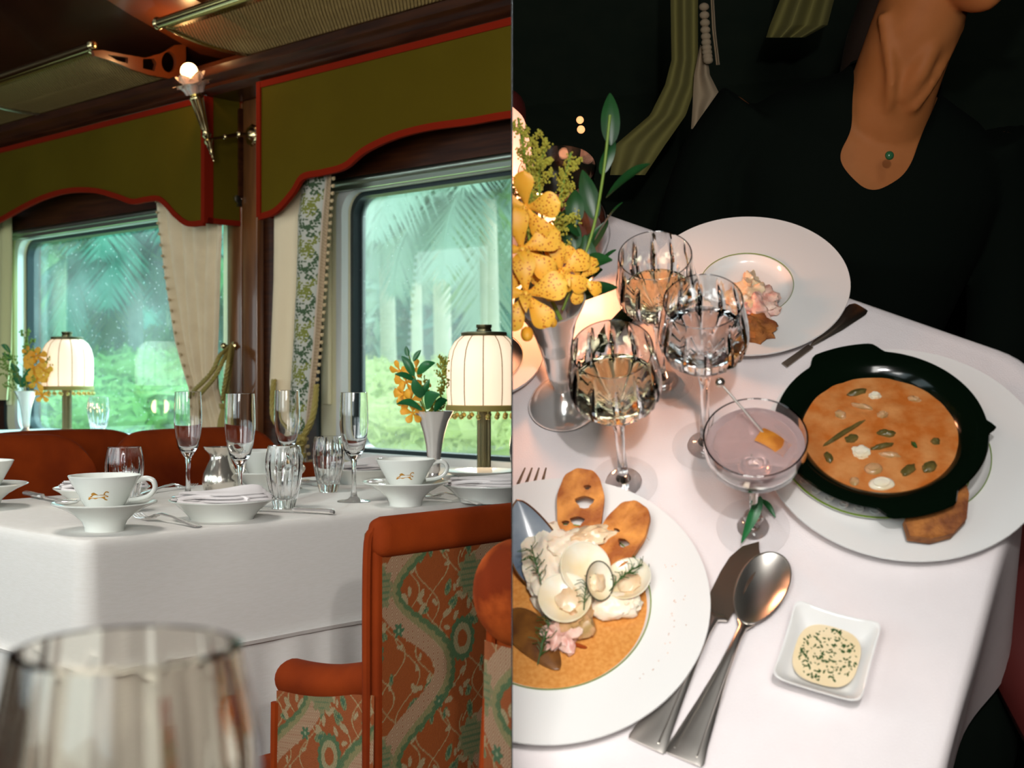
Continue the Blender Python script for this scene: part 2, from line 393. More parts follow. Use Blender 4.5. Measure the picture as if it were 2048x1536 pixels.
def Rp(u, v, h=0, rz=0):
    p = R(u, v, h); return Rm(p.x, p.y, h, rz)
# ================================================================ DINING CAR: room shell (wall frame)
def wpr(poly, o0, o1, holes=None):                     # prism drawn in the (s, z) plane, thickness along o
    g = prism(poly, o0, o1, holes); return [(a, c, b) for a, b, c in g[0]], g[1]
def spr(poly, s0, s1, holes=None):                     # prism drawn in the (o, z) plane, thickness along s
    g = prism(poly, s0, s1, holes); return [(c, a, b) for a, b, c in g[0]], g[1]
def ps(u, v, s):                                       # (o, z) on the cross plane s = const
    d = ray(u, v); p = CAM + d * (s / (UW.x * d.x + UW.y * d.y)); q = MWi @ p; return (q.y, q.z)
WIN = [(1.48, 2.811), (3.40, 4.731)]; ZB, ZT = .775, 1.475
holes = [rrect(a - .11, b + .11, ZB - .042, ZT + .10, .07) for a, b in WIN]
struct('wall_window', wpr([(-1.2, 0), (6.6, 0), (6.6, 2.4), (-1.2, 2.4)], -.14, 0, holes), 'mahogany', MW, label='dark mahogany side wall of the dining car', smooth=False)
struct('wall_opposite', join(box(-1.2, 6.6, 3.12, 3.2, 0, .85), box(-1.2, 6.6, 3.12, 3.2, 1.75, 2.4), *[box(a, b, 3.12, 3.2, .85, 1.75) for a, b in ((-1.2, -1.0), (.3, .6), (1.9, 2.2), (3.5, 3.8), (5.1, 5.4), (6.5, 6.6))]), 'mahogany', MW, smooth=False)
struct('wall_far', box(6.6, 6.7, -.14, 3.2, 0, 2.4), 'mahogany', MW, smooth=False)
struct('wall_near', box(-1.3, -1.2, -.14, 3.2, 0, 2.4), 'frame_cream', MW, smooth=False)
struct('floor', box(-1.3, 6.7, -.14, 3.2, -.06, 0), 'floor_carpet', MW, smooth=False)
cprof = [(0, 1.95), (.12, 1.96), (.35, 2.03), (.62, 2.13), (.95, 2.20), (1.6, 2.24), (2.3, 2.22), (3.2, 2.1), (3.2, 2.4), (-.14, 2.4), (-.14, 1.95)]
struct('ceiling', spr(cprof, -1.3, 6.7), 'ceiling_wood', MW, label='dark lacquered coved ceiling', ang=35)
# cornice mouldings
crn = [(0, 1.80), (.13, 1.80), (.155, 1.815), (.145, 1.83), (.175, 1.845), (.185, 1.865), (.165, 1.885), (.12, 1.90), (0, 1.95)]
struct('trim_1', spr(crn, -1.2, 6.6), 'mahogany', MW, label='moulded mahogany cornice above the pelmets', ang=20)
k = 2
for u0, u1, th in ((453, 482, .022), (485, 513, .03)):
    s0, s1 = wp(u0, 700, th)[0], wp(u1, 700, th)[0]
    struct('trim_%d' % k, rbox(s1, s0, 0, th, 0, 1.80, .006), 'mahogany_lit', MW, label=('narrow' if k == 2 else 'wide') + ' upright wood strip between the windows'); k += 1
struct('trim_4', box(-1.2, 6.6, 0, .03, .45, .70), 'amber_wood', MW, label='amber wood dado under the windows', smooth=False)

def window(n, a, b):
    w = link('window_%d' % n, None, MW @ T((a + b) / 2, 0, ZB)); w['kind'] = 'structure'
    w['label'] = 'train window with rounded glass, %s' % ('on the right behind the silver vase' if n == 1 else 'on the left with palms outside')
    I = T(-(a + b) / 2, 0, -ZB); G = rrect(a, b, ZB, ZT, .055)
    part('window_frame', wpr(rrect(a - .11, b + .11, ZB - .042, ZT + .10, .07), -.07, -.002, [rrect(a - .012, b + .012, ZB - .012, ZT + .012, .06)]), 'frame_cream', w, I, ang=30)
    part('outer_gasket', wpr(rrect(a - .118, b + .118, ZB - .050, ZT + .108, .075), -.02, .006, [rrect(a - .108, b + .108, ZB - .040, ZT + .098, .068)]), 'gasket', w, I, ang=30)
    part('gasket', wpr(rrect(a - .012, b + .012, ZB - .012, ZT + .012, .06), -.075, -.03, [G]), 'gasket', w, I, ang=30)
    part('inner_frame', wpr(rrect(a - .034, b + .034, ZB - .034, ZT + .034, .06), -.02, .004, [rrect(a - .010, b + .010, ZB - .010, ZT + .010, .058)]), 'frame_white', w, I, ang=30)
    for s0 in (b + .055, a - .085): part('blind_guide', rbox(s0, s0 + .030, 0, .014, .895 if n == 1 else .86, ZT + .05, .004), 'frame_cream', w, I)
    part('pane', wpr(rrect(a - .01, b + .01, ZB - .01, ZT + .01, .055), -.0575, -.0545), 'pane_misty' if n == 1 else 'pane_clean', w, I, smooth=False)
    r = part('blind_rail', join(tube([(a - .13, .035, 1.507), (b + .13, .035, 1.507)], .011, 12), box(a - .13, b + .13, .02, .034, 1.485, 1.507)), 'chrome_bar', w, I, label='pale metal blind rail')
    part('blind_board', box(a - .13, b + .13, .006, .03, 1.512, 1.78), 'mahogany', w, I, smooth=False, label='glossy wood board above the rail')
window(1, *WIN[0]); window(2, *WIN[1])

# ---------------------------------------------------------------- pelmets
def ribbon(path, w, o0, o1):                           # flat band following a path in the (s, z) plane
    P = [Vector((a, b)) for a, b in path]; n = len(P); A, B = [], []
    for i in range(n):
        t = (P[min(i + 1, n - 1)] - P[max(i - 1, 0)]).normalized(); nn = Vector((-t.y, t.x)); A.append(P[i] + nn * w / 2); B.append(P[i] - nn * w / 2)
    return wpr([(p.x, p.y) for p in A] + [(p.x, p.y) for p in reversed(B)], o0, o1)
def pelmet(name, label, top, bottom, side_s, other_s, zt=1.80):
    OO = .145
    b2 = [(p[0], p[1]) for p in smooth_pts([(*wp(u, v, OO), 0) for u, v in bottom], 70)]
    sL, sR = b2[0][0], b2[-1][0]
    poly = b2 + [(sR, zt), (sL, zt)]
    t = thing(name, label, 'pelmet', MW @ T((sL + sR) / 2, 0, zt)); I = T(-(sL + sR) / 2, 0, -zt)
    part('pelmet_cloth', wpr(poly, OO - .006, OO), 'olive_cloth', t, I, smooth=False)
    part('hem_braid', ribbon(b2, .017, OO - .007, OO + .004), 'red_trim', t, I, smooth=False)
    part('top_braid', box(min(sL, sR), max(sL, sR), OO - .007, OO + .004, zt - .018, zt), 'red_trim', t, I, smooth=False)
    z0 = b2[0][1] if abs(sL - side_s) < abs(sR - side_s) else b2[-1][1]
    part('side_braid', box(side_s - .009, side_s + .009, OO - .007, OO + .005, z0, zt), 'red_trim', t, I, smooth=False)
    part('return_cloth', box(side_s - .005, side_s, 0.0, OO - .006, z0 + .005, zt), 'olive_cloth', t, I, smooth=False)
    part('return_braid', join(box(side_s - .008, side_s + .004, .118, OO - .006, z0, zt), box(side_s - .008, side_s + .004, .0, .022, z0, zt), box(side_s - .008, side_s + .004, .0, OO - .006, z0, z0 + .016)), 'red_trim', t, I, smooth=False)
botR = [(519, 434), (552, 421), (585, 385), (606, 354), (645, 345), (690, 332), (730, 300), (790, 272), (860, 254), (940, 243), (1023, 229), (1120, 222), (1250, 230)]
botL = [(408, 446), (376, 447), (352, 430), (332, 408), (316, 397), (292, 399), (265, 403), (232, 392), (190, 381), (140, 381), (95, 392), (50, 412), (0, 440), (-60, 470)]
pelmet('scalloped_pelmet', 'olive pelmet with red braid over the right window', None, botR, wp(519, 434, .145)[0], 0)
pelmet('scalloped_pelmet', 'olive pelmet with red braid over the left window, sconce in front', None, botL, wp(408, 446, .145)[0], 0)

# ---------------------------------------------------------------- curtains
def interp(rows, v):
    for a, b in zip(rows, rows[1:]):
        if a[0] <= v <= b[0]: k = (v - a[0]) / (b[0] - a[0]); return [x + (y - x) * k for x, y in zip(a, b)]
    return rows[0] if v < rows[0][0] else rows[-1]
def curtain_pts(rows, O, folds, amp, nx, nz, ph=0.0, rigid=None):
    pts = []
    v0, v1 = rows[0][0], rows[-1][0]
    for j in range(nz):
        v = v0 + (v1 - v0) * j / (nz - 1); _, uL, uR = interp(rows, v); a = wp(uL, v, O); b = wp(uR, v, O)
        for i in range(nx):
            t = i / (nx - 1); s = a[0] + (b[0] - a[0]) * t; z = a[1] + (b[1] - a[1]) * t
            fa = amp * (1 - (rigid or 0) * t)
            pts.append((s, O + fa * math.sin(2 * PI * folds * t + ph + .6 * math.sin(3.1 * t + v * .004)) + .25 * fa * math.sin(17 * t + v * .01), z))
    return pts, [(j * nx + i, j * nx + i + 1, (j + 1) * nx + i + 1, (j + 1) * nx + i) for j in range(nz - 1) for i in range(nx - 1)]
def leafband(X, Y):                                     # embroidered leaf pattern (metres) -> rgb
    rnd = np.random.RandomState(5); P = .115; Wd = .062; c = np.empty(X.shape + (3,)); c[:] = (.52, .51, .44)
    y = np.mod(Y, P)
    for k in range(210):
        t = rnd.rand(); bx = Wd * (.5 + .36 * math.sin(2 * PI * t * 1.0 + (k % 2) * PI)); by = t * P
        px = bx + rnd.randn() * .007; py = (by + rnd.randn() * .006) % P; an = rnd.rand() * PI
        for o in (-P, 0, P):
            dx, dy = X - px, y - py - o; u = dx * math.cos(an) + dy * math.sin(an); w = -dx * math.sin(an) + dy * math.cos(an)
            m = (u / .0036) ** 2 + (w / .0023) ** 2 < 1
            c[m] = (.055, .10, .045) if math.sin(2 * PI * t + 1) > -.15 else (.20, .22, .04)
    return c
# right window, left curtain with the embroidered band
rowsR = [(335, 572, 668), (430, 553, 661), (560, 552, 652), (700, 548, 641), (768, 545, 633), (830, 549, 624), (872, 572, 612), (905, 566, 616), (960, 556, 628), (1080, 548, 644)]
t = thing('window_curtain', 'cream curtain with green leaf embroidery at the right window', 'curtain', MW @ T(2.95, .1, 1.6)); I = T(-2.95, -.1, -1.6)
nx, nz = 150, 560
pts, fc = curtain_pts(rowsR, .10, 2.2, .012, nx, nz, .6, .55)
tt = np.tile(np.linspace(0, 1, nx), nz).reshape(nz, nx); zz = np.array([p[2] for p in pts]).reshape(nz, nx)
cc = np.empty((nz, nx, 3)); cc[:] = (.82, .68, .46)
lb = leafband((tt - .40) / .40 * .062, zz); mm = (tt > .40) & (tt < .80); cc[mm] = lb[mm]
cc[(tt > .38) & (tt < .405)] = (.62, .55, .42); cc[(tt >= .80) & (tt < .85)] = (.62, .48, .36)
br = (tt >= .85); chk = ((np.sin(zz * 1400) * np.sin(tt * 330)) > .2); cc[br] = (.34, .21, .11); cc[br & chk] = (.62, .47, .30)
mat('curtain_print', (.5, .4, .3), .9, attr=1, sheen=.15, bump=.2, bscale=1200)
part('curtain_cloth', (pts, fc), 'curtain_print', t, I, cols=cc.reshape(-1, 3))
def fringe(parent, I, rows, O, side, n, r, m, du=0):
    gs = []
    for j in range(n):
        v = rows[0][0] + (rows[-1][0] - rows[0][0]) * (j + .5) / n; row = interp(rows, v); u = row[side] + du; s, z = wp(u, v, O)
        gs.append(ell(s, O + .004, z, r, r, r, 6)); gs.append(tube([(s + (.006 if side == 2 else -.006) * (-1), O + .004, z + .004), (s, O + .004, z)], r * .35, 4))
    for k_ in range(n): part('pompom', join(gs[2 * k_], gs[2 * k_ + 1]), m, parent, I)
fringe(t, I, [r for r in rowsR if r[0] < 1000], .10, 2, 42, .0055, 'pompom', 3)
# left window, right curtain gathered by its rope
rowsL = [(392, 316, 440), (440, 319, 451), (550, 334, 444), (680, 357, 437), (740, 374, 434), (775, 385, 434), (800, 388, 440), (870, 393, 462), (960, 400, 476)]
t2 = thing('window_curtain', 'plain cream curtain gathered by a rope at the left window', 'curtain', MW @ T(3.5, .1, 1.6)); I2 = T(-3.5, -.1, -1.6)
part('curtain_cloth', curtain_pts(rowsL, .055, 5.5, .016, 120, 90, 0), 'cream_curtain', t2, I2)
fringe(t2, I2, rowsL, .075, 1, 26, .0050, 'pompom', -2)
rows0 = [(430, -60, 22), (700, -60, 20), (760, -60, 15), (800, -60, 13)]
t3 = solo('window_curtain', curtain_pts(rows0, .06, 4, .010, 60, 30), 'yellow_drape', 'pale yellow curtain edge at the far left of the left window', 'curtain', MW)
rows3 = [(350, 663, 678), (500, 655, 668), (700, 640, 650), (800, 622, 636), (845, 618, 630)]
# rope tiebacks
def rope(path, r, tw=60):
    fr = frames(path); gs = []; n = len(fr); L_ = sum((fr[i + 1][0] - fr[i][0]).length for i in range(n - 1))
    for q in range(3):
        pp = []; d = 0
        for i, (p, tt_, u, w) in enumerate(fr):
            if i: d += (p - fr[i - 1][0]).length
            a = d * tw / (r * 60) + q * 2 * PI / 3; pp.append(p + u * r * .5 * math.cos(a) + w * r * .5 * math.sin(a))
        gs.append(tube(pp, r * .62, 6))
    return join(*gs)
def wpts(lst): return [Vector((*[x for x in (wp(u, v, o)[0],)], o, wp(u, v, o)[1])) for u, v, o in lst]
tb = thing('rope_tieback', 'gold twisted rope tieback hooked beside the left window curtain', 'tieback', MW @ T(3.45, 0, 1.0)); I = T(-3.45, 0, -1.0)
for pl in ([(462, 692, .05), (440, 712, .13), (425, 742, .15), (405, 765, .15), (388, 782, .14), (382, 800, .10)], [(464, 694, .05), (446, 722, .13), (431, 752, .15), (412, 775, .15), (394, 795, .14)],
           [(462, 694, .06), (457, 725, .12), (450, 765, .12), (445, 800, .1)], [(466, 696, .05), (460, 735, .1), (455, 772, .1), (452, 806, .09)]):
    part('rope', rope(smooth_pts(wpts(pl), 90), .0065), 'gold_rope', tb, I)
part('tassel', lathe([(0, 0), (.012, -.002), (.010, -.014), (.006, -.018), (.014, -.05), (.017, -.08), (0, -.082)], 20, lambda a, k, r, z: 1 + .08 * math.cos(14 * a)), 'gold_rope', tb, I @ T(*wpts([(446, 806, .1)])[0]))
tb = thing('rope_tieback', 'gold twisted rope tieback looped round the embroidered curtain', 'tieback', MW @ T(2.9, 0, .8)); I = T(-2.9, 0, -.8)
for pl in ([(633, 770, .12), (630, 810, .14), (622, 845, .15), (610, 868, .15), (600, 880, .15)], [(548, 760, .12), (545, 800, .14), (548, 838, .15), (570, 862, .15), (598, 878, .155)],
           [(632, 790, .12), (626, 830, .15), (615, 855, .16), (603, 880, .16)]):
    part('rope', rope(smooth_pts(wpts(pl), 80), .0075), 'gold_rope', tb, I)
part('knot', rope(smooth_pts(wpts([(592, 872, .15), (604, 876, .17), (608, 884, .16), (600, 892, .16), (594, 884, .17), (606, 874, .16), (602, 905, .15)]), 70), .007), 'gold_rope', tb, I)
part('tassel', lathe([(0, 0), (.013, -.002), (.011, -.014), (.006, -.018), (.014, -.06), (.017, -.11), (0, -.112)], 20, lambda a, k, r, z: 1 + .08 * math.cos(14 * a)), 'gold_rope', tb, I @ T(*wpts([(603, 905, .15)])[0]))
p = wpts([(466, 692, .03)])[0]
hk = thing('brass_hook', 'small brass curtain hook on the strip between the windows', 'hook', MW @ T(*p))
part('stem', tube([(0, -.03, 0), (0, .03, 0)], .004, 8), 'brass', hk); part('knob', ell(0, .034, 0, .010, .008, .010, 8), 'brass', hk)
part('base_plate', lathe([(0, 0), (.013, 0), (.010, .004), (0, .005)], 16), 'brass', hk, T(0, 0, 0) @ RX(-PI / 2))

# ---------------------------------------------------------------- luggage racks
def rack(label, s0, s1, cross):
    t = thing('luggage_rack', label, 'luggage rack', MW @ T((s0 + s1) / 2, 0, 1.87)); I = T(-(s0 + s1) / 2, 0, -1.87)
    OF, OB, ZF, ZK = .45, .165, 1.90, 1.872
    P = lambda s, k: (s, OB + (OF - OB) * k, ZK + (ZF - ZK) * k - .012 * math.sin(PI * k))
    part('front_rail', join(tube([(s0 - .02, OF, ZF + .01), (s1 + .02, OF, ZF + .01)], .013, 14), box(s0, s1, OF - .03, OF - .008, ZF - .006, ZF + .003)), 'brass', t, I)
    for s in (s0, s1): part('finial', ell(s - .022 if s == s0 else s + .022, OF, ZF + .01, .012, .017, .017, 8), 'brass', t, I)
    for s in [s0, s1] + cross: part('cross_bar', tube([P(s, k / 12) for k in range(13)], .0065, 8), 'chrome_bar' if s in cross else 'brass', t, I)
    ws = []; d = .0125; Lr = s1 - s0; Wd = OF - OB - .02; x = -Wd
    while x < Lr:
        for sg in (1, -1):
            k0 = max(0, -x / Wd); k1 = min(1, (Lr - x) / Wd)
            if k1 - k0 < .02: continue
            q = []
            for k_ in (k0, (k0 + k1) / 2, k1):
                kk = k_ if sg == 1 else 1 - k_; s_, o_, z_ = P(s0 + x + Wd * k_, .03 + .92 * kk); q.append((s_, o_, z_ + .001 * sg))
            ws.append(tube(q, .0010, 4, cap=False))
        x += d
    part('wire_mesh', join(*ws), 'wire', t, I)
    return t
rack('brass mesh luggage rack above the right window', 1.45, 3.015, [])
rack('brass mesh luggage rack above the left window', 3.40, 5.6, [4.23])
# ceiling rib and pierced bracket between the racks, bulb glow painted into their amber
rib = [(.0, 1.95), (.12, 1.95), (.35, 2.02), (.62, 2.12), (.95, 2.19), (1.3, 2.21), (1.3, 2.23), (.95, 2.21), (.62, 2.145), (.35, 2.045), (.0, 1.97)]
struct('trim_5', spr([(o, z - .012) for o, z in rib], 3.05, 3.34), 'amber_wood', MW, label='amber wood rib across the coved ceiling, bulb glow in its colour', ang=35)
sB = 3.365
bk = [ps(u, v, sB) for u, v in ((186, 101), (205, 100), (250, 109), (290, 116), (325, 106), (350, 90), (372, 88), (372, 120), (360, 150), (338, 157), (300, 150), (262, 138), (225, 122), (190, 112))]
hl = [[ps(u, v, sB) for u, v in l] for l in (((215, 109), (256, 115), (256, 127), (236, 122)), ((286, 118), (308, 117), (313, 128), (309, 142), (286, 137)))]
c0 = (338, 124); hl.append([ps(c0[0] + 15 * math.cos(a * PI / 10), c0[1] + 21 * math.sin(a * PI / 10), sB) for a in range(20)])
br = solo('pierced_bracket', spr(bk, sB, sB + .014, hl), 'amber_wood', 'pierced amber wood bracket, bulb glow in its colour, holding the left luggage rack beside the bulb', 'bracket', MW, smooth=False)

# ---------------------------------------------------------------- wall sconce
tipo, tipz, bo, bz = .165, 1.593, .252, 1.85
sc = thing('wall_sconce', 'brass torch sconce with a rose glass shade between the windows', 'sconce', MW @ T(3.2, tipo, tipz) @ RX(-math.atan2(bo - tipo, bz - tipz)))
part('finial', lathe([(0, 0), (.003, .004), (.002, .008), (.005, .016), (.0035, .020), (.007, .030), (.005, .034), (.009, .046), (.008, .052), (.013, .060), (.0135, .066), (.008, .072)], 20, lambda a, k, r, z: 1 + .10 * math.sin(a * 3 + z * 500)), 'brass', sc)
part('stem', lathe([(.010, .072), (.015, .080), (.010, .088), (.0105, .092), (.011, .10), (.0195, .182), (.021, .186)], 48, lambda a, k, r, z: 1 - .14 * abs(math.cos(6 * a)) if .1 <= z <= .183 else 1), 'brass', sc)
part('collar', lathe([(.012, .184), (.021, .186), (.021, .190), (.015, .194), (.019, .200), (.024, .204), (.014, .208), (0, .208)], 28), 'brass', sc)
pet = []
for ring, (n_, z0, rr, hh, tl) in enumerate(((5, .206, .032, .060, .62), (5, .203, .040, .052, .85), (5, .199, .044, .032, 1.05))):
    for q in range(n_):
        a0 = 2 * PI * (q + ring * .5) / n_
        def pf(a, b, a0=a0, z0=z0, rr=rr, hh=hh, tl=tl, n_=n_):
            an = a0 + (a - .5) * 2 * PI / n_ * 1.35; r = rr * (.55 + (tl - .4) * b ** 1.3) * (1 - .12 * math.cos(2 * PI * a)); z = z0 + hh * math.sin(b * 1.75) * (1 - .35 * abs(2 * a - 1) ** 2) + .003 * math.sin(9 * a + a0 * 5) * b
            return (r * math.cos(an), r * math.sin(an), z)
        pet.append(surf(pf, 12, 9))
part('rose_shade', join(*pet), 'glass_frost', sc, label='frosted pink rose petal shade')
part('bulb', ell(0, 0, .262, .0245, .0245, .0255, 12), 'bulb', sc, label='lit round bulb')
arm = part('arm', join(tube([(0, .186, 1.656), (0, .13, 1.672), (0, .08, 1.686), (0, .03, 1.69)], [.004, .005, .007, .008], 8), ell(0, .13, 1.672, .009, .006, .009, 6), ell(0, .085, 1.685, .012, .006, .012, 6)), 'brass', sc)
arm.matrix_local = (MW @ T(3.2, tipo, tipz) @ RX(-math.atan2(bo - tipo, bz - tipz))).inverted() @ MW @ T(3.2, 0, 0)
wpl = part('wall_plate', lathe([(0, 0), (.030, 0), (.032, .003), (.026, .008), (.022, .008), (.016, .016), (.008, .020), (0, .022)], 28, lambda a, k, r, z: 1 + (.06 * math.cos(8 * a) if r > .025 else 0)), 'brass', sc)
wpl.matrix_local = (MW @ T(3.2, tipo, tipz) @ RX(-math.atan2(bo - tipo, bz - tipz))).inverted() @ (MW @ T(3.2, .031, 1.69) @ RX(-PI / 2))
lamp('bulb_light', 'POINT', 1.3, (1, .55, .22), MW @ T(3.19, bo + .05, bz + .05), .02)
# ================================================================ DINING CAR: furniture
def cloth(name, label, s0, s1, o0, o1, z, drop, seed=0, m='white_cloth', gap=0.0, amp=.010, corner=.02, nf=26):
    cx, cy_ = (s0 + s1) / 2, (o0 + o1) / 2; base = rrect(s0 - cx - gap, s1 - cx + gap, o0 - cy_ - gap, o1 - cy_ + gap, corner, 10); pts = []
    for a, b in zip(base, base[1:] + base[:1]):          # resample sides
        d = math.hypot(b[0] - a[0], b[1] - a[1]); n = max(1, int(d / .008))
        for k_ in range(n): pts.append((a[0] + (b[0] - a[0]) * k_ / n, a[1] + (b[1] - a[1]) * k_ / n))
    n = len(pts); V, Fc = [], []
    rows = [(.0, 0), (.5, 0), (.9, 0), (.985, 0), (1, -.001)] + [(1, -drop * q) for q in (.006, .02, .05, .1, .18, .28, .4, .52, .64, .76, .88, .95, .965, 1)]
    cum = 0; arc = []
    for i in range(n): arc.append(cum); cum += math.hypot(pts[(i + 1) % n][0] - pts[i][0], pts[(i + 1) % n][1] - pts[i][1])
    for j, (k_, dz) in enumerate(rows):
        for i, (x, y) in enumerate(pts):
            q = -dz / drop; L_ = math.hypot(x, y) or 1
            w = amp * q * (math.sin(arc[i] / cum * 2 * PI * nf + seed) * .6 + .4 * math.sin(arc[i] / cum * 2 * PI * nf * .43 + seed * 2)) + .010 * q ** .6 + .004 * min(1, q * 30)
            nx_, ny_ = pts[i][1] * 0, 0
            a, b = pts[i - 3], pts[(i + 3) % n]; tx, ty = b[0] - a[0], b[1] - a[1]; l = math.hypot(tx, ty) or 1
            ex = .004 if j == len(rows) - 2 else 0
            V.append((x * k_ + ty / l * (w + ex), y * k_ - tx / l * (w + ex), dz + (0 if dz else .0006 * mnoise.noise(Vector((x * 9, y * 9, seed))))))
    for j in range(len(rows) - 1):
        for i in range(n): Fc.append((j * n + i, j * n + (i + 1) % n, (j + 1) * n + (i + 1) % n, (j + 1) * n + i))
    return solo(name, (V, Fc), m, label, 'tablecloth', MW @ T(cx, cy_, z), ang=75)
TS0, TS1, TO0, TO1 = 1.688, 2.335, .03, 1.397
def table(label, s0, s1, o0, o1, z, g=None):
    t = thing('dining_table', label, 'table', MW @ T((s0 + s1) / 2, (o0 + o1) / 2, 0)); a, b = (s1 - s0) / 2 - .005, (o1 - o0) / 2 - .005
    part('tabletop', rbox(-a, a, -b, b, z - .035, z - .006, .006), 'mahogany', t)
    for y in (-b * .65, b * .65):
        part('pedestal', join(tube([(0, y, .04), (0, y, z - .03)], .035, 16), rbox(-a * .8, a * .8, y - .04, y + .04, 0, .04, .01)), 'brass_dark', t)
table('laid dining table in the middle of the car', TS0, TS1, TO0, TO1, TZ - .004)
cloth('tablecloth', 'long white undercloth reaching down below the upper cloth', TS0, TS1, TO0, TO1, TZ - .004, .62, 1, gap=-.002, amp=.010, nf=44)
cloth('tablecloth', 'upper white tablecloth with a short drop over the middle table', TS0, TS1, TO0, TO1, TZ, .185, 2, gap=.004, amp=.004, nf=9)
T2Z = .783
table('second dining table at the left window', 3.75, 4.45, .03, 1.25, T2Z)
cloth('tablecloth', 'white tablecloth of the table at the left window', 3.75, 4.45, .03, 1.25, T2Z, .25, 5, nf=14)
s3 = MWi @ Vector((-.124, .42, 0))
table('near table under the blurred glass', s3.x - .25, s3.x + .12, s3.y - .5, s3.y + .10, TZ)
cloth('tablecloth', 'white tablecloth under the blurred glass in front', s3.x - .25, s3.x + .12, s3.y - .5, s3.y + .10, TZ, .2, 4, nf=14)

# brocade pattern (metres) -> rgb, computed for a vertex colour grid
def brocade(X, Y):
    PX, PY = .155, .200; c = np.empty(X.shape + (3,)); c[:] = (.40, .085, .007)
    hat = (np.sin(X * 1700) * np.sin(Y * 1700)) > 0; hat2 = np.sin((X + Y * .5) * 1500) > .1
    Yr = np.mod(Y, PY); Xs = X; x = np.mod(Xs, PX); y = Yr
    def setm(m, a, b=None, h=hat):
        c[m] = a
        if b is not None: c[m & h] = b
    # vine stems
    for ph in (0, 1.7, 3.1):
        d = np.abs(np.mod(x + .02 * np.sin(2 * PI * y / PY * 2 + ph) + ph * .03, .075) - .037); setm(d < .0009, (.50, .38, .18))
    rnd = np.random.RandomState(3)
    for k_ in range(85):
        px, py, an, ln = rnd.rand() * PX, rnd.rand() * PY, rnd.rand() * PI, .0045 + rnd.rand() * .0035; gr = rnd.rand() < .25
        for ox in (-PX, 0, PX):
            for oy in (-PY, 0, PY):
                dx, dy = x - px - ox, y - py - oy; u = dx * math.cos(an) + dy * math.sin(an); w = -dx * math.sin(an) + dy * math.cos(an)
                q = (u / ln) ** 2 + (w / (ln * .5)) ** 2
                if gr: setm(q < 2.2, (.10, .17, .06), (.30, .30, .14), hat2); setm(q < .5, (.06, .16, .08))
                else: setm(q < 1, (.56, .43, .24), (.40, .27, .12))
    # serpentine ribbon with green scalloped edge
    cxl = PX * .5 + .046 * np.sin(2 * PI * y / PY) ; d = np.abs(x - cxl) * (1 / np.sqrt(1 + (.046 * 2 * PI / PY * np.cos(2 * PI * y / PY)) ** 2))
    setm(d < .0175, (.42, .18, .09), (.60, .42, .25))
    sg = (x > cxl); sc_ = .003 * np.abs(np.sin(y * 330))
    setm((d > .0135 - sc_) & (d < .0175 + sc_ * .6) & sg, (.085, .15, .055), (.12, .21, .08)); setm((d > .004) & (d < .0135 - sc_) & sg, (.36, .29, .12), (.26, .25, .10), hat2)
    # medallions
    for mx, my in ((0, PY * .40), (PX, PY * .40)):
        dx, dy = x - mx, (y - my) / 1.25; r = np.hypot(dx, dy); a = np.arctan2(dy, dx); sca = .0025 * np.abs(np.sin(7 * a))
        setm(r < .020 + sca, (.075, .15, .06), (.10, .20, .08)); setm(r < .0155, (.36, .29, .13), (.46, .38, .2), hat2); setm(r < .0085, (.40, .085, .007))
    # fan fruit
    for mx, my in ((PX * .10, PY * .78), (PX * 1.10, PY * .78)):
        dx, dy = x - mx, y - my; r = np.hypot(dx / 1.0, dy / 1.2); a = np.arctan2(dy, dx)
        setm(r < .021 + .0022 * np.sin(11 * a), (.34, .27, .12), (.22, .25, .11), hat2); setm((r < .017) & (np.sin((dy) * 900) > .5), (.13, .21, .09))
    for mx, my in ((PX * .5 - .031, PY * .52), (PX * .5 + .036, PY * .05)):
        dx, dy = x - mx, y - my; r = np.hypot(dx, dy); a = np.arctan2(dy, dx); setm(r < .0075 + .002 * np.cos(6 * a), (.07, .17, .075)); setm(r < .002, (.36, .40, .22))
    return c * .52
mat('brocade', (.4, .2, .1), .7, attr=1, sheen=.12, bump=.5, bscale=900)
def bpanel(fn, w, h, nx, ny, ox=0, oy=0):
    g = surf(fn, nx, ny); a = np.linspace(0, w, nx)[:, None] + ox; b = np.linspace(0, h, ny)[None, :] + oy
    return g, brocade(np.broadcast_to(a, (nx, ny)).copy(), np.broadcast_to(b, (nx, ny)).copy()).reshape(-1, 3)

# near chair seen from behind: rear panel in the plane s = SC_, aisle side panel in the plane o = OC
SC_, OC = 1.135, 1.34; WCH = .50
ch = thing('brocade_armchair', 'armchair with orange brocade back and velvet rolls at the middle table', 'armchair', MW @ T(SC_ + .2, OC - WCH / 2, 0)); I = T(-(SC_ + .2), -(OC - WCH / 2), 0)
g, c = bpanel(lambda a, b: (SC_ - .003 * math.sin(PI * a) * math.sin(PI * b), OC - .012 - a * (WCH - .024), .28 + b * .492), WCH, .492, 330, 330, .02, .10)
part('rear_panel', g, 'brocade', ch, I, cols=c, label='orange, green and beige brocade')
g, c = bpanel(lambda a, b: (SC_ + a * .185, OC + .002 * math.sin(PI * b), .28 + b * (.335 - .025 * a)), .185, .325, 150, 230, .075, .03)
part('side_panel', g, 'brocade', ch, I, cols=c)
part('back_body', rbox(SC_ + .002, SC_ + .016, OC - WCH + .004, OC - .004, .28, .79, .006), 'velvet', ch, I)
def rollpath(zf): return [(SC_ + .012, OC - .012 - k_ * (WCH - .024) / 16, zf(k_ / 16)) for k_ in range(17)]
part('top_roll', rbox(SC_ - .010, SC_ + .024, OC - WCH, OC - .002, .770, .8185, .0165, 6), 'velvet', ch, I)
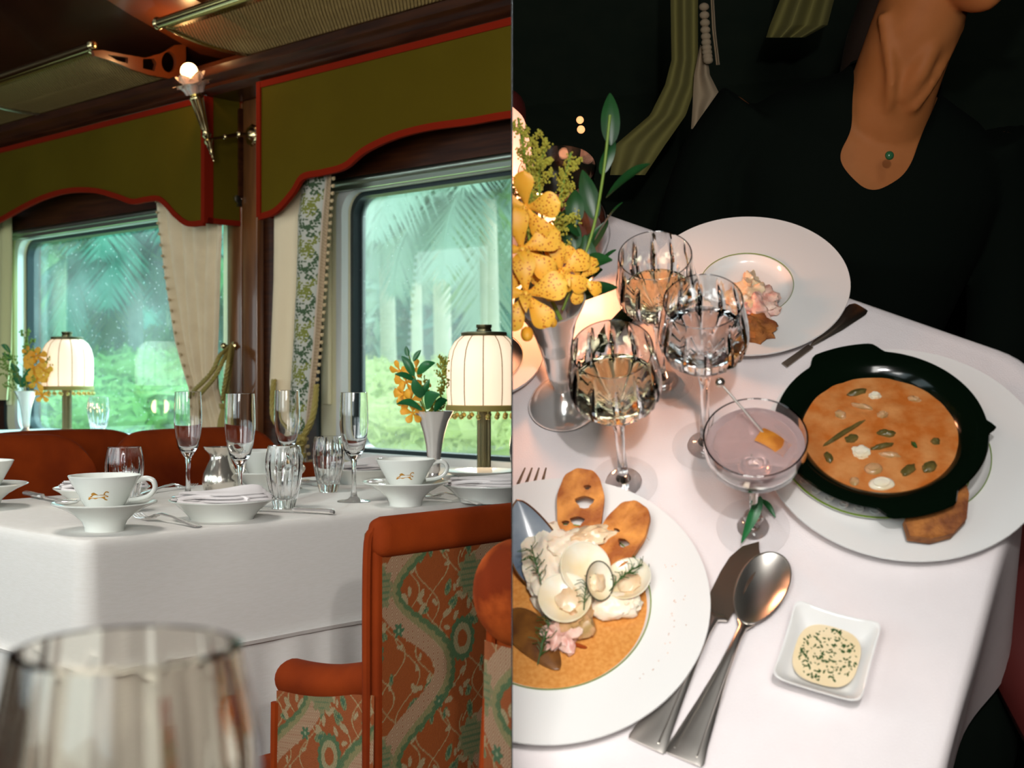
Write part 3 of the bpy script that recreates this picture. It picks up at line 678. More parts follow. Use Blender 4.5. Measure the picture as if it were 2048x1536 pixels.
part('edge_piping', tube(smooth_pts([(SC_ + .012, OC + .001, .30), (SC_ + .012, OC + .001, .56), (SC_ + .011, OC + .001, .77), (SC_ + .008, OC - .006, .806)], 20), .0055, 8), 'velvet', ch, I)
part('frame_strip', rbox(SC_ + .017, SC_ + .022, OC - .03, OC - .002, .32, .800, .003), 'brass_dark', ch, I)
def armf(a, b):                                          # rolled velvet arm
    s = SC_ + .012 + a * .183; an = 2 * PI * b; rr = 1 if a < .93 else math.sqrt(max(0, 1 - ((a - .93) / .07) ** 2)) * .98 + .02
    zc = .629 - .026 * a - .008 * math.sin(PI * a); return (s, OC - .022 + .026 * math.cos(an) * rr, zc + .0235 * math.sin(an) * rr)
part('arm_roll', surf(armf, 30, 20, cv=True), 'velvet', ch, I)
g2 = surf(lambda a, b: (armf(a, b)[0], OC - WCH + .022 + (armf(a, b)[1] - OC + .022), armf(a, b)[2]), 30, 20, cv=True); part('arm_roll', g2, 'velvet', ch, I)
part('front_piping', tube([(SC_ + .187, OC + .0, .28), (SC_ + .188, OC + .001, .45), (SC_ + .187, OC, .575)], .006, 8), 'velvet', ch, I)
part('seat', rbox(SC_ + .03, SC_ + .42, OC - WCH + .02, OC - .02, .34, .44, .03), 'velvet', ch, I)
for s_, o_ in ((.03, .03), (.38, .03), (.03, WCH - .03), (.38, WCH - .03)): part('leg', tube([(SC_ + s_, OC - o_, .3), (SC_ + s_, OC - o_, 0)], [.02, .012], 10), 'mahogany', ch, I)

# neighbouring chair at the picture's right edge
p0 = LY(1040, 1185, 1.20); q0 = MWi @ p0
cb = thing('brocade_armchair', 'nearest armchair with a round velvet roll, in front of the brocade one', 'armchair', MW @ T(q0.x, q0.y, 0)); I = T(-q0.x, -q0.y, 0)
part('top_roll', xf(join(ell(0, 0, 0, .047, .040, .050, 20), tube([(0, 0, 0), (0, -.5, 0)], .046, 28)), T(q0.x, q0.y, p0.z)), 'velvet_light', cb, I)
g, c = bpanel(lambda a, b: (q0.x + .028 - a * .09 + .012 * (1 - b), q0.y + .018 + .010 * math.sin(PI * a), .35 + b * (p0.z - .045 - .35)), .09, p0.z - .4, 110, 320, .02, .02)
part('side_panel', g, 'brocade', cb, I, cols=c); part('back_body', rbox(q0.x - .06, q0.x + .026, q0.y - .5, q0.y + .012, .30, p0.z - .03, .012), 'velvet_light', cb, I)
part('edge_piping', tube([(q0.x + .030, q0.y + .016, .35), (q0.x + .032, q0.y + .016, .6), (q0.x + .024, q0.y + .012, p0.z - .03)], .005, 8), 'velvet', cb, I)
part('seat', rbox(q0.x - .42, q0.x - .03, q0.y - .48, q0.y - .02, .34, .44, .03), 'velvet', cb, I)
for s_, o_ in ((-.03, -.03), (-.40, -.03), (-.03, -.46), (-.40, -.46)): part('leg', tube([(q0.x + s_, q0.y + o_, .32), (q0.x + s_, q0.y + o_, 0)], [.02, .012], 10), 'mahogany', cb, I)

# low velvet tub chairs behind the table
def tub_mesh():
    # back: curved panel, local x forward(-s), y across
    def bf(a, b):
        y = (a - .5) * .48; e = abs(2 * a - 1); top = .85 - .11 * e ** 9 - .006 * e ** 2; ang = 2 * PI * b
        th = .045; zc = top - .02; f = .05 * e ** 3
        prof = [(0, .34), (th * .3, .34), (th, .36), (th, .6), (th, zc - .02), (th * .8, zc + .012), (th * .4, zc + .02), (0, zc + .018), (-th * .45, zc + .004), (-th * .6, zc - .02), (-th * .5, .6), (-th * .3, .36)]
        x, z = prof[int(round(b * 12)) % 12]; k_ = 1 if e < .985 else .6
        return (x * k_ - f, y, .36 + (z - .36) * (1 if e < .985 else .985))
    g = surf(bf, 41, 12, cv=True); n = len(g[0]); g[1].append(tuple(range(12))); g[1].append(tuple(n - 12 + k_ for k_ in range(12))); return g
def tub_chair(label, s, o, top=0, g='velvet chair backs behind the middle table', m='velvet'):
    t = thing('velvet_chair', label, 'chair', MW @ T(s, o, 0), g)
    part('backrest', tub_mesh(), m, t, T(0, 0, top), key='tub_back' + m, ang=50)
    part('seat', rbox(-.44, -.0, -.22, .22, .34, .44, .03), m, t, key='tub_seat' + m)
    part('side_rail', tube([(-.03, .246, .45), (-.035, .247, .76)], .008, 8), 'brass', t, key='tub_rail')
    for x, y in ((-.03, -.2), (-.4, -.2), (-.03, .2), (-.4, .2)): part('leg', tube([(x, y, .35), (x, y, 0)], [.02, .012], 8), 'mahogany', t, key='tub_leg%d%d' % (x * 100, y * 100))
def on(n): return DW - n
tub_chair('rust velvet chair back at the picture left edge behind the cups', 2.75, on(1.275))
tub_chair('rust velvet chair back behind the champagne flutes', 2.74, on(1.785))
tub_chair('darker rust velvet chair back seen between the two nearer ones', 3.10, on(1.62), -.01)
tub_chair('rust velvet seat back low under the right window, mostly hidden', 2.72, on(2.235) + .16, -.10)
# ================================================================ DINING CAR: tableware
def teacup(label, u, v, rz, spoon, emblem=True):
    p = LT(u, v); s_ = thing('pedestal_saucer', 'white pedestal saucer under ' + label, 'saucer', Lm(p, rz), 'pedestal saucers on the middle table')
    part('saucer_body', lathe([(0, .004), (.024, .004), (.026, 0), (.0285, 0), (.029, .006), (.033, .015), (.044, .025), (.060, .034), (.076, .041), (.0765, .0425), (.075, .0432), (.058, .037), (.040, .029), (.030, .027), (0, .0265)], 64), 'porcelain', s_, key='saucer_body')
    c_ = thing('teacup', 'white teacup with a gilt leaping cat, ' + label, 'cup', Lm((p.x, p.y, p.z + .0275), rz), 'teacups on the middle table')
    out = [(.0, .003), (.019, .003), (.021, 0), (.0235, 0), (.025, .004), (.031, .014), (.040, .031), (.048, .045), (.0525, .0545)]
    part('cup_body', lathe(out + [(.0522, .0553), (.051, .0548), (.0465, .0445), (.0385, .031), (.0295, .0155), (.020, .008), (0, .007)], 64), 'porcelain', c_, key='cup_body')
    part('rim_line', lathe([(.0504, .0525), (.0509, .0525), (.0512, .0540), (.0507, .0540)] + [(.0504, .0525)], 64), 'porcelain_line', c_, key='cup_rim')
    hp = smooth_pts([(.046, 0, .045), (.058, 0, .050), (.070, 0, .047), (.0735, 0, .036), (.066, 0, .025), (.052, 0, .020), (.036, 0, .018)], 30)
    part('handle', tube(hp, .0042, 10, flat=.8), 'porcelain', c_, RZ(.10), key='cup_handle' + str(rz))
    if emblem:
        L_ = [(0, 3), (3, 1), (7, 4), (12, 5), (16, 3), (20, 4), (24, 6), (29, 6.5), (33, 4.5), (36, 1), (40, 0), (41, 2), (38, 3), (36, 6), (38, 9), (42, 7), (44, 9), (41, 11), (38, 12), (37, 15), (40, 18), (43, 18), (44, 16), (46, 18), (43, 20.5), (39, 20), (35.5, 16), (35, 13), (30, 13), (24, 12), (20, 15), (16, 18), (12, 17), (9, 14), (11, 12), (8, 10), (6, 8), (1, 7), (4, 6)]
        w = .033; V, Fc = [], []; tri = tessellate_polygon([[Vector((x, y, 0)) for x, y in L_]])
        def onc(x, y, e):
            z = .0205 + y / 46 * w * .95; r = np.interp(z, [q[1] for q in out[3:]], [q[0] for q in out[3:]]) + e; a = -PI / 2 + (x / 46 - .5) * w / r - rz + .06
            return (r * math.cos(a), r * math.sin(a), z)
        V = [onc(x, y, .0001) for x, y in L_] + [onc(x, y, .0007) for x, y in L_]; n = len(L_)
        Fc = [tuple(t_) for t_ in tri] + [tuple(i + n for i in t_) for t_ in tri] + [(i, (i + 1) % n, (i + 1) % n + n, i + n) for i in range(n)]
        part('gilt_emblem', (V, Fc), 'gilt', c_, smooth=False, key='emblem' + str(rz), label='gold leaping cat emblem')
    if spoon:
        q = p + Vector((-.052, -.012, .0395)); t = thing('teaspoon', 'silver teaspoon lying on the saucer of the cup, ' + label, 'spoon', Lm(q, .35), 'teaspoons on saucers')
        part('bowl', xf(ell(0, 0, 0, .017, .011, .004, 8), T(0, 0, .004)), 'silver', t, key='tsp_bowl'); part('handle', tube([(.014, 0, .006), (.03, .004, .008), (.075, .02, .006)], [.002, .0016, .0022], 6), 'silver', t, key='tsp_handle')
teacup('second from the left in front', 209, 1061, .0, True)
teacup('at the right beside the silver vase', 811, 1011, .0, True)
teacup('cut off at the picture left edge', -36, 1016, PI - .3, False, False)
teacup('half hidden behind the silver jug', 527, 985, .0, False, False)

def flute(label, u, v):
    t = thing('champagne_flute', label, 'champagne flute', Lm(LT(u, v)), 'champagne flutes on the middle table')
    o = [(0, 0), (.030, 0), (.0305, .0012), (.028, .002), (.012, .0045), (.006, .010), (.0042, .022), (.0038, .045), (.0042, .062), (.0058, .074), (.011, .082), (.0185, .094), (.0235, .115), (.0262, .140), (.0258, .165), (.0242, .199)]
    i_ = [(.0236, .1993), (.0250, .165), (.0253, .140), (.0225, .115), (.0172, .096), (.009, .088), (0, .086)]
    part('glass_body', lathe(o + i_, 48), 'glass', t, key='flute_body', ang=60)
flute('empty champagne flute, first from the left, in front of the rust chair', 376, 994)
flute('empty champagne flute standing just right of the silver jug', 480, 1018)
flute('empty champagne flute behind the tumbler, before the embroidered curtain', 574, 977)
flute('empty champagne flute standing between the tumbler and the right cup', 708, 1003)
def tumbler_g(n=14, seg=112):
    o = [(0, 0), (.0165, 0), (.018, .0015), (.021, .012), (.026, .032), (.0305, .056), (.0322, .072), (.0318, .086), (.0295, .100), (.0272, .109)]
    i_ = [(.0262, .1095), (.0284, .100), (.0304, .086), (.0306, .072), (.0285, .055), (.0235, .032), (.018, .018), (0, .015)]
    rnd = random.Random(4)
    def mod(a, k, r, z):
        if k >= len(o) - 1 or k < 1: return 1
        c = abs(math.cos(n * a / 2)); g = max(0, 1 - (1 - c) * 14)
        return 1 - .055 * g * min(1, max(0, (.100 - z) / .02)) - (.03 * max(0, 1 - (1 - abs(math.cos(n * a / 2 + PI / 2))) * 9) if z < .045 else 0)
    return lathe(o + i_, seg, mod)
def tumbler(label, u, v, sc=1, p=None, g='cut glass tumblers on the middle table'):
    t = thing('cut_glass_tumbler', label, 'tumbler', Lm(p or LT(u, v)) @ SC(sc, sc, sc), g); part('glass_body', tumbler_g(), 'glass', t, key='tumbler', ang=25); return t
tumbler('cut glass tumbler behind the left teacup', 249, 1023)
tumbler('cut glass tumbler in front, beside the knife and the silver sugar bowl', 568, 1017)
tumbler('cut glass tumbler by the embroidered curtain', 657, 984)
tumbler('sliver of a cut glass tumbler beside the lamp base', 1050, 972)
tumbler('cut glass tumbler on the left window table', 0, 0, 1.12, Vector(((197 - CX) / F * 4.25, 4.25, T2Z)), 'tumbler on the far table')
# blurred glass right in front of the camera
gp = Vector(((255 - CX) / F * .42, .42, TZ))
t = thing('cut_glass_tumbler', 'large out of focus cut glass tumbler in the left foreground', 'tumbler', Lm(gp))
o = [(0, 0), (.024, 0), (.026, .003), (.033, .03), (.041, .065), (.0435, .09), (.0425, .115), (.0365, .1465)]; i_ = [(.0335, .1475), (.0400, .115), (.0412, .09), (.0385, .064), (.030, .034), (0, .022)]
part('glass_body', lathe(o + i_, 120, lambda a, k, r, z: 1 - (.03 * max(0, 1 - (1 - abs(math.cos(6 * a))) * 8) if 1 <= k <= 6 else 0)), 'glass_thick', t, ang=30)

def cutlery_prof(stations, n=10):                        # (x, half width, thickness, z) stations along x
    V, Fc = [], []
    for x, w, th, z in stations:
        for k_ in range(n): a = 2 * PI * k_ / n; V.append((x, w * math.cos(a), z + th * math.sin(a)))
    for i in range(len(stations) - 1):
        for k_ in range(n): Fc.append((i * n + k_, i * n + (k_ + 1) % n, (i + 1) * n + (k_ + 1) % n, (i + 1) * n + k_))
    Fc.append(tuple(range(n))); Fc.append(tuple((len(stations) - 1) * n + k_ for k_ in range(n))); return V, Fc
def fork(label, M, ln=.19, m='silver', g='silver forks on the middle table'):
    t = thing('fork', label, 'fork', M @ SC(ln / .19, ln / .19, ln / .19), g)
    part('handle', cutlery_prof([(.0, .006, .0012, .002), (.01, .008, .0015, .003), (.04, .005, .0018, .006), (.08, .0028, .002, .011), (.11, .0028, .002, .013), (.125, .006, .0014, .011), (.135, .011, .0012, .007), (.145, .0115, .001, .005)]), m, t, key='fork_handle' + m)
    for k_ in range(4):
        y = -.0096 + .0064 * k_; part('tine', tube([(.143, y, .005), (.155, y, .003), (.172, y, .003), (.190, y * .9, .008)], [.0016, .0013, .0012, .0006], 6), m, t, key='fork_tine%d' % k_ + m)
def knife(label, M, ln=.21, m='silver', bm='silver', g='silver knives on the middle table'):
    t = thing('table_knife', label, 'knife', M @ SC(ln / .21, ln / .21, ln / .21), g)
    part('handle', cutlery_prof([(0, .004, .003, .005), (.004, .0085, .0048, .006), (.03, .0078, .0048, .006), (.075, .0062, .0042, .006), (.086, .0066, .005, .006), (.09, .004, .003, .006)], 12), m, t, key='knife_handle' + m)
    bl = [(.09, -.004), (.15, -.006), (.185, -.006), (.205, -.001), (.21, .006), (.19, .009), (.15, .009), (.09, .0065)]
    part('blade', prism(bl, .0052, .0064), bm, t, key='knife_blade' + bm, smooth=False)
def along(a, b):                                         # local +x from a to b
    d = Vector(b) - Vector(a); return T(*a) @ RZ(math.atan2(d.y, d.x))
fork('silver fork in front of the napkin plate, tines to the left', along(LT(398, 1056), LT(272, 1036)))
fork('silver fork behind the left cup, tines up beside the first flute', along(LT(282, 990), LT(372, 977)), .18)
fork('fork lying at the right in front of the far napkin', along(LT(960, 1011), LT(850, 994)), .2)
knife('silver knife at the far left, pointing under the saucer', along(LT(52, 992), LT(125, 1008)))
knife('silver knife lying below the front tumbler', along(LT(668, 1030), LT(540, 1023)), .19)
knife('pale knife by the lamp at the far right end', along(LT(1040, 962), LT(992, 966)), .16)
q = LT(612, 968); t = thing('teaspoon', 'silver spoon between the front tumbler and the curtain', 'spoon', Lm(q, -.9)); part('bowl', ell(0, 0, .006, .02, .013, .004, 8), 'silver', t); part('handle', tube([(.018, 0, .006), (.05, 0, .009), (.12, 0, .003)], [.003, .0022, .004], 6), 'silver', t)

def napkin_plate(label, u, v, seed, r=.083):
    p = LT(u, v); k_ = r / .083; t = thing('side_plate', 'white footed side plate ' + label, 'plate', Lm(p) @ SC(k_, k_, 1), 'side plates with napkins')
    part('plate_body', lathe([(0, .003), (.044, .003), (.046, 0), (.050, 0), (.052, .005), (.060, .014), (.073, .025), (.083, .031), (.0832, .0322), (.0815, .0325), (.070, .027), (.056, .018), (.044, .012), (0, .011)], 64), 'porcelain', t, key='plate_body')
    n_ = thing('napkin', 'folded white napkin on the plate ' + label, 'napkin', Lm((p.x, p.y, p.z + .024), .12 * seed), 'napkins on the side plates')
    for lay in range(3):
        def nf(a, b, lay=lay):
            x = (a - .5) * (.158 - .012 * lay); w = .5 + .5 * math.sin(PI * a); y = (b - .5) * .095 * w * (1 - .12 * lay) + .012 * math.sin(2 * a * PI + seed)
            ed = max(0, 1 - abs(2 * b - 1)); z = .004 + .005 * lay + .017 * (a ** 1.6) * (1 - a) ** .5 * 2.2 * (ed ** .7) + .004 * math.sin(5 * b + 4 * a + seed) * ed
            return (x, y, z + .004)
        g = surf(nf, 28, 18); part('fold', join(g, ([(x, y, z - .0012) for x, y, z in g[0]], g[1])), 'napkin_cloth', n_)
    part('rolled_hem', tube([(-.01 + .055 * math.cos(a / 12 * PI * 1.6), -.040 + .006 * math.sin(a / 12 * PI * 2), .010 + .006 * math.sin(a / 12 * PI * 1.6)) for a in range(13)], .0035, 8), 'napkin_cloth', n_)
napkin_plate('in front of the silver jug', 444, 1038, 1)
napkin_plate('behind the left teacup', 204, 1010, 2)
napkin_plate('at the right under the lamp', 975, 1003, 0)
napkin_plate('behind the right hand tumbler', 728, 966, 3)
p = LT(962, 953); solo('low_dish', lathe([(0, 0), (.05, 0), (.078, .010), (.084, .013), (.083, .0145), (.05, .004), (0, .004)], 48), 'porcelain', 'low white dish beside the lamp base', 'dish', Lm(p))

# silver jug
t = thing('silver_jug', 'dented silver milk jug beside the second flute', 'jug', Lm(LT(441, 990)))
o = [(0, .001), (.026, 0), (.029, .002), (.034, .018), (.035, .028), (.032, .042), (.024, .060), (.0195, .070), (.0188, .078), (.022, .088), (.0235, .0925)]
i_ = [(.0225, .0925), (.018, .080), (.0178, .070), (.022, .058), (.030, .040), (.032, .02), (0, .006)]
def jm(a, k, r, z):
    e = 1 + .012 * math.sin(3 * a + z * 90) * (z < .07); d = math.cos(a - PI); return e + (.42 * max(0, d) ** 9 if z > .084 else .12 * max(0, d) ** 8 if z > .076 else 0)
part('jug_body', lathe(o + i_, 56, jm), 'silver_worn', t); part('handle', tube(smooth_pts([(.021, 0, .086), (.036, 0, .088), (.047, 0, .070), (.044, 0, .045), (.033, 0, .030)], 24), .0032, 8), 'silver_worn', t, RZ(.5))
# silver sugar bowl
t = thing('sugar_bowl', 'round lidded silver sugar bowl behind the front tumbler', 'sugar bowl', Lm(LT(547, 981)))
part('bowl_body', lathe([(0, 0), (.028, 0), (.030, .003), (.037, .012), (.043, .025), (.043, .034), (.040, .040), (.044, .042), (.044, .044), (.038, .045), (0, .045)], 48), 'silver_worn', t)
l_ = part('lid', lathe([(.044, .045), (.045, .047), (.039, .049), (.034, .060), (.022, .069), (.008, .073), (0, .074)], 48), 'silver_worn', t); part('knob', lathe([(0, .073), (.004, .074), (.003, .078), (.007, .082), (.006, .087), (0, .089)], 20), 'silver', l_)
for q_ in (0, PI): part('handle', tube(smooth_pts([(.041, 0, .03), (.053, 0, .034), (.060, 0, .043), (.057, 0, .050), (.050, 0, .046)], 20), .003, 8), 'silver_worn', t, RZ(q_ + .1))
t = thing('painted_pot', 'small white pot painted blue beside the sugar bowl', 'pot', Lm(LT(501, 984)))
part('pot_body', lathe([(0, 0), (.013, 0), (.017, .010), (.019, .024), (.016, .038), (.014, .040), (.013, .038), (0, .036)], 32), 'porcelain', t)
for a_, z_ in ((-1.9, .010), (-1.5, .022), (-1.1, .012), (-.7, .026), (-2.3, .028), (-1.3, .033)):
    part('painted_flower', ell(0, 0, 0, .0045, .001, .0045, 6), 'blue_glaze', t, RZ(a_ + PI / 2) @ T(0, -np.interp(z_, [.01, .024, .038], [.0172, .0190, .0160]) - .0002, z_))

# silver trumpet vases and flowers
def vase_prof(): return [(0, .002), (.022, 0), (.024, .003), (.021, .007), (.014, .012), (.010, .020), (.013, .025), (.0135, .035), (.0145, .055), (.0175, .080), (.0225, .105), (.031, .132), (.0415, .151), (.0425, .153), (.040, .1525), (.030, .131), (.021, .105), (.016, .08), (.0125, .055), (0, .04)]
def vase(label, p, sc): t = thing('trumpet_vase', label, 'vase', Lm(p) @ SC(sc, sc, sc), 'silver trumpet vases in the dining car'); part('vase_body', lathe(vase_prof(), 48, lambda a, k, r, z: 1 + .006 * math.cos(6 * a)), 'silver', t, key='vase_body')
def leafg(p0, p1, w, bend, side, n=12, fold=.25):
    p0, p1 = Vector(p0), Vector(p1); d = p1 - p0; bend = Vector(bend); sd = Vector(side).normalized(); nn = d.normalized().cross(sd)
    def f(a, b):
        wd = w * math.sin(PI * min(1, a ** .8 * .98 + .01)) ** .75 * (1 - .15 * a); y = 2 * b - 1
        return p0 + d * a + bend * math.sin(PI * a) + sd * y * wd + nn * (abs(y) * wd * fold)
    return surf(f, n, 5)
def leaf_sprig(label, cat, pts3, leaves, M=None, lm='leaf', g=None, side='L'):
    t = thing('leafy_sprig', label, cat, M or Matrix(), g)
    part('stem', tube(smooth_pts(pts3, 24), .0014, 6), 'leaf_fine', t)
    for l in leaves: g_ = leafg(*l); part('leaf', join(g_, (np.array(g_[0]).__add__(np.array([0, 0, -.0004])).tolist(), g_[1])), lm, t)
    return t
def blossom(sz, seed, spots=False, m='orchid'):          # moth orchid style flower facing -y
    rnd = random.Random(seed); gs = []
    for k_, (an, w, l) in enumerate(((90, .27, 1), (18, .33, 1), (162, .33, 1), (-52, .27, .95), (232, .27, .95))):
        a = math.radians(an + rnd.uniform(-8, 8)); d = Vector((math.cos(a), rnd.uniform(-.25, .1), math.sin(a))) * sz * l
        sdv = Vector((-math.sin(a), 0, math.cos(a))); gs.append(surf(lambda p, q, d=d, w=w, sdv=sdv: d * p + Vector((0, -.12 * sz, 0)) * math.sin(PI * p) + sdv * ((2 * q - 1) * w * sz * (.18 * (1 - p) + 1.0 * math.sin(PI * min(1, p ** 2.3)) ** .65 if p < 1 else 0)) + Vector((0, .05 * sz * (2 * q - 1) ** 2, 0)), 16, 6))
    gs.append(leafg((0, 0, 0), (0, -.45 * sz, -.42 * sz), .16 * sz, (0, -.1 * sz, .1 * sz), (1, 0, 0), 8, .4)); gs.append(ell(0, -.06 * sz, 0, .08 * sz, .10 * sz, .10 * sz, 6))
    return join(*gs)
def goldenrod(label, cat, pts3, n, seed, M=None, m='goldenrod', spread=.035, g=None, br=9, sz=.0016):
    t = thing('goldenrod_sprig', label, cat, M or Matrix(), g); P = smooth_pts(pts3, 40); part('stem', tube(P, .0012, 6), 'leaf_fine', t); rnd = random.Random(seed); ln = (P[-1] - P[0]).length
    for b_ in range(br):
        k_ = 8 + int(30 * b_ / br); p = P[k_]; ax = (P[min(39, k_ + 1)] - P[k_ - 1]).normalized(); a = rnd.random() * 2 * PI; o_ = ax.orthogonal().normalized(); d = (Matrix.Rotation(a, 3, ax) @ o_) + ax * .9
        L_ = spread * (1.15 - .7 * b_ / br) * rnd.uniform(.7, 1.2); e = p + d.normalized() * L_; path = [p, p + d.normalized() * L_ * .6, e + Vector((0, 0, -L_ * .12))]; gs = [tube(path, .0006, 4)]
        for q_ in range(n):
            k2 = rnd.random() ** .6; c = Vector(path[0]).lerp(Vector(path[2]), k2) + Vector((rnd.gauss(0, 1), rnd.gauss(0, 1), rnd.gauss(0, 1))) * L_ * .09; s2 = sz * rnd.uniform(.7, 1.5); gs.append(ell(c.x, c.y, c.z, s2, s2, s2 * 1.3, 3))
        part('flower_branch', join(*gs), m, t)
    gs = []
    for q_ in range(n * 2): k2 = int(25 + 14 * rnd.random()); c = P[k2] + Vector((rnd.gauss(0, 1), rnd.gauss(0, 1), rnd.gauss(0, 1))) * .003; gs.append(ell(c.x, c.y, c.z, sz, sz, sz * 1.3, 3))
    part('flower_tip', join(*gs), m, t)
v1 = LT(868, 965); vase('silver trumpet vase of flowers beside the right lamp', v1, 1.0); Yv = v1.y
def V1(u, v, dy=0): return LY(u, v, Yv + dy)
mth = V1(868, 826)
leaf_sprig('glossy dark green leaf sprig in the silver vase at right', 'leaves', [V1(866, 870), V1(846, 805, -.05), V1(830, 755, -.05), V1(815, 700, -.04)], [
    (V1(829, 752, -0.055), V1(803, 712, -0.055), .010, (0, -.004, .004), (.5, 0, .5)), (V1(834, 748, -0.055), V1(870, 725, -0.065), .010, (0, -.01, .006), (.4, 0, -.7)), (V1(830, 760, -0.055), V1(790, 748, -0.075), .007, (0, -.004, .004), (0, 0, 1)),
    (V1(840, 796, -0.055), V1(828, 757, -0.075), .013, (0, -.006, 0), (1, 0, 0)), (V1(843, 795, -0.055), V1(858, 758, -0.065), .010, (0, -.004, 0), (1, 0, .3)), (V1(852, 818, -0.055), V1(880, 788, -0.085), .014, (-.006, -.006, .01), (.5, 0, -.6)),
    (V1(845, 820, -0.055), V1(793, 808, -0.075), .008, (0, 0, .010), (0, 0, 1)), (V1(826, 722, -0.055), V1(842, 700, -0.055), .006, (0, 0, .002), (.6, 0, -.6)), (V1(815, 712, -0.055), V1(812, 692, -0.055), .006, (0, 0, 0), (1, 0, 0)), (V1(868, 822, -0.055), V1(895, 800, -0.035), .010, (0, 0, .008), (.3, 0, -.8))])
t = thing('orchid_spray', 'spray of orange orchids hanging left of the silver vase', 'orchid', Matrix()); part('stem', tube(smooth_pts([V1(862, 870), V1(845, 812), V1(828, 770), V1(822, 732)], 20), .0018, 6), 'leaf_fine', t)
for k_, (u, v, sz, ry) in enumerate(((800, 742, .026, -.6), (812, 765, .028, -.4), (806, 790, .030, -.7), (832, 738, .022, .1), (822, 800, .030, -.3), (826, 826, .028, .2), (843, 775, .024, .5))):
    part('blossom', blossom(sz, k_), 'orchid', t, T(*V1(u, v, -.015 * (k_ % 3))) @ RZ(ry) @ RX(.5 - .2 * k_))
goldenrod('yellow goldenrod sprig in front of the lit lamp', 'goldenrod', [V1(874, 870), V1(880, 815), V1(884, 760), V1(892, 712)], 26, 3, spread=.042, br=13)
goldenrod('small goldenrod sprig low beside the vase mouth', 'goldenrod', [V1(870, 860), V1(862, 815), V1(855, 785), V1(848, 752)], 12, 5, spread=.02, br=7)
v2 = Vector(((52 - CX) / F * 4.35, 4.35, T2Z)); vase('silver vase of flowers on the left window table', v2, .92)
def V2(u, v, dy=0): return LY(u, v, 4.35 + dy)
leaf_sprig('green leaf sprig in the far left vase', 'leaves', [V2(50, 800), V2(40, 765), V2(25, 720), V2(10, 690)], [
    (V2(22, 705), V2(2, 690), .012, (0, 0, .004), (0, 0, 1)), (V2(25, 715), V2(4, 706), .012, (0, 0, -.006), (0, 0, 1)), (V2(35, 745), V2(22, 725), .014, (0, 0, 0), (1, 0, 0)), (V2(42, 770), V2(26, 742), .016, (0, 0, 0), (1, 0, .3)), (V2(45, 775), V2(60, 735, -.02), .016, (0, 0, 0), (1, 0, 0))])
t = thing('orchid_spray', 'orange orchids in front of the left window lamp', 'orchid', Matrix()); part('stem', tube(smooth_pts([V2(50, 810), V2(62, 770), V2(68, 735), V2(60, 700)], 20), .002, 6), 'leaf_fine', t)
for k_, (u, v, sz, ry) in enumerate(((58, 706, .026, 0), (75, 712, .032, .3), (68, 735, .036, -.2), (82, 748, .036, .2), (72, 762, .036, 0), (88, 742, .03, .5), (84, 790, .03, .2), (60, 725, .03, -.3))):
    part('blossom', blossom(sz, k_ + 20), 'orchid', t, T(*V2(u, v, -.02 * (k_ % 3))) @ RZ(ry) @ RX(.3))
goldenrod('green goldenrod sprig rising highest from the far left vase', 'goldenrod', [V2(50, 810), V2(46, 750), V2(50, 700), V2(58, 655)], 14, 8, spread=.07, br=10, m='leaf_fine', sz=.0026)
goldenrod('yellow green sprig leaning over the left lamp shade', 'goldenrod', [V2(54, 810), V2(70, 770), V2(85, 735), V2(100, 712)], 12, 9, spread=.05, br=9, sz=.0024)
goldenrod('feathery green sprig leaning left at the picture edge', 'goldenrod', [V2(48, 810), V2(30, 770), V2(15, 735), V2(5, 712)], 12, 10, spread=.06, br=9, m='leaf_fine', sz=.0024)

# lamps
def table_lamp(label, p, sc=1.0, g='lit table lamps', glow=3):
    t = thing('table_lamp', label, 'lamp', Lm(p) @ SC(sc, sc, sc), g)
    part('base', lathe([(0, 0), (.020, 0), (.0205, .003), (.019, .010), (.0195, .012), (.017, .013), (0, .013)], 40), 'bronze', t, key='lamp_base')
    part('column', lathe([(.0165, .013), (.0165, .17), (0, .17)], 96, lambda a, k, r, z: 1 - .07 * (math.cos(24 * a) > .2)), 'bronze', t, key='lamp_column', ang=20)
    sp = [(.086, .158), (.0885, .19), (.0885, .235), (.087, .262), (.081, .287), (.070, .307), (.055, .320), (.048, .323)]
    pn = 12
    sh = part('lamp_shade', lathe(sp, 96, lambda a, k, r, z: 1 - .018 * (1 - abs(math.sin(pn / 2 * a)))), 'shade_cloth', t, key='lamp_shade', label='cream cloth shade, lit')
    for q_ in range(pn): part('seam', tube([(r * math.cos(2 * PI * q_ / pn) * .985, r * math.sin(2 * PI * q_ / pn) * .985, z) for r, z in sp], .0012, 5), 'shade_seam', sh, None, key='lamp_seam%d' % q_)
    part('top_disc', lathe([(0, .320), (.052, .320), (.054, .323), (.054, .329), (.051, .331), (0, .331)], 48), 'bronze', t, key='lamp_disc')
    part('finial', lathe([(.0, .331), (.018, .331), (.018, .337), (.016, .339), (.0185, .342), (.0185, .348), (0, .349)], 32), 'bronze', t, key='lamp_finial')
    part('gold_braid', lathe([(.0865, .146), (.0895, .146), (.090, .150), (.0895, .158), (.0865, .160), (.0865, .146)], 96, lambda a, k, r, z: 1 + .006 * math.cos(48 * a)), 'gold_rope', t, key='lamp_braid')
    for q_ in range(26):
        a = 2 * PI * q_ / 26; part('ball_fringe', join(ell(.0885, 0, .1335, .0062, .0062, .0062, 6), tube([(.0885, 0, .147), (.0885, 0, .138)], .001, 4)), 'gilt_ball', t, RZ(a), key='lamp_ball')
    lamp('lamp_light', 'POINT', glow, (1, .66, .36), Lm(p) @ T(0, 0, .08), .03)
mat('gilt_ball', (.45, .38, .10), .35, .4)
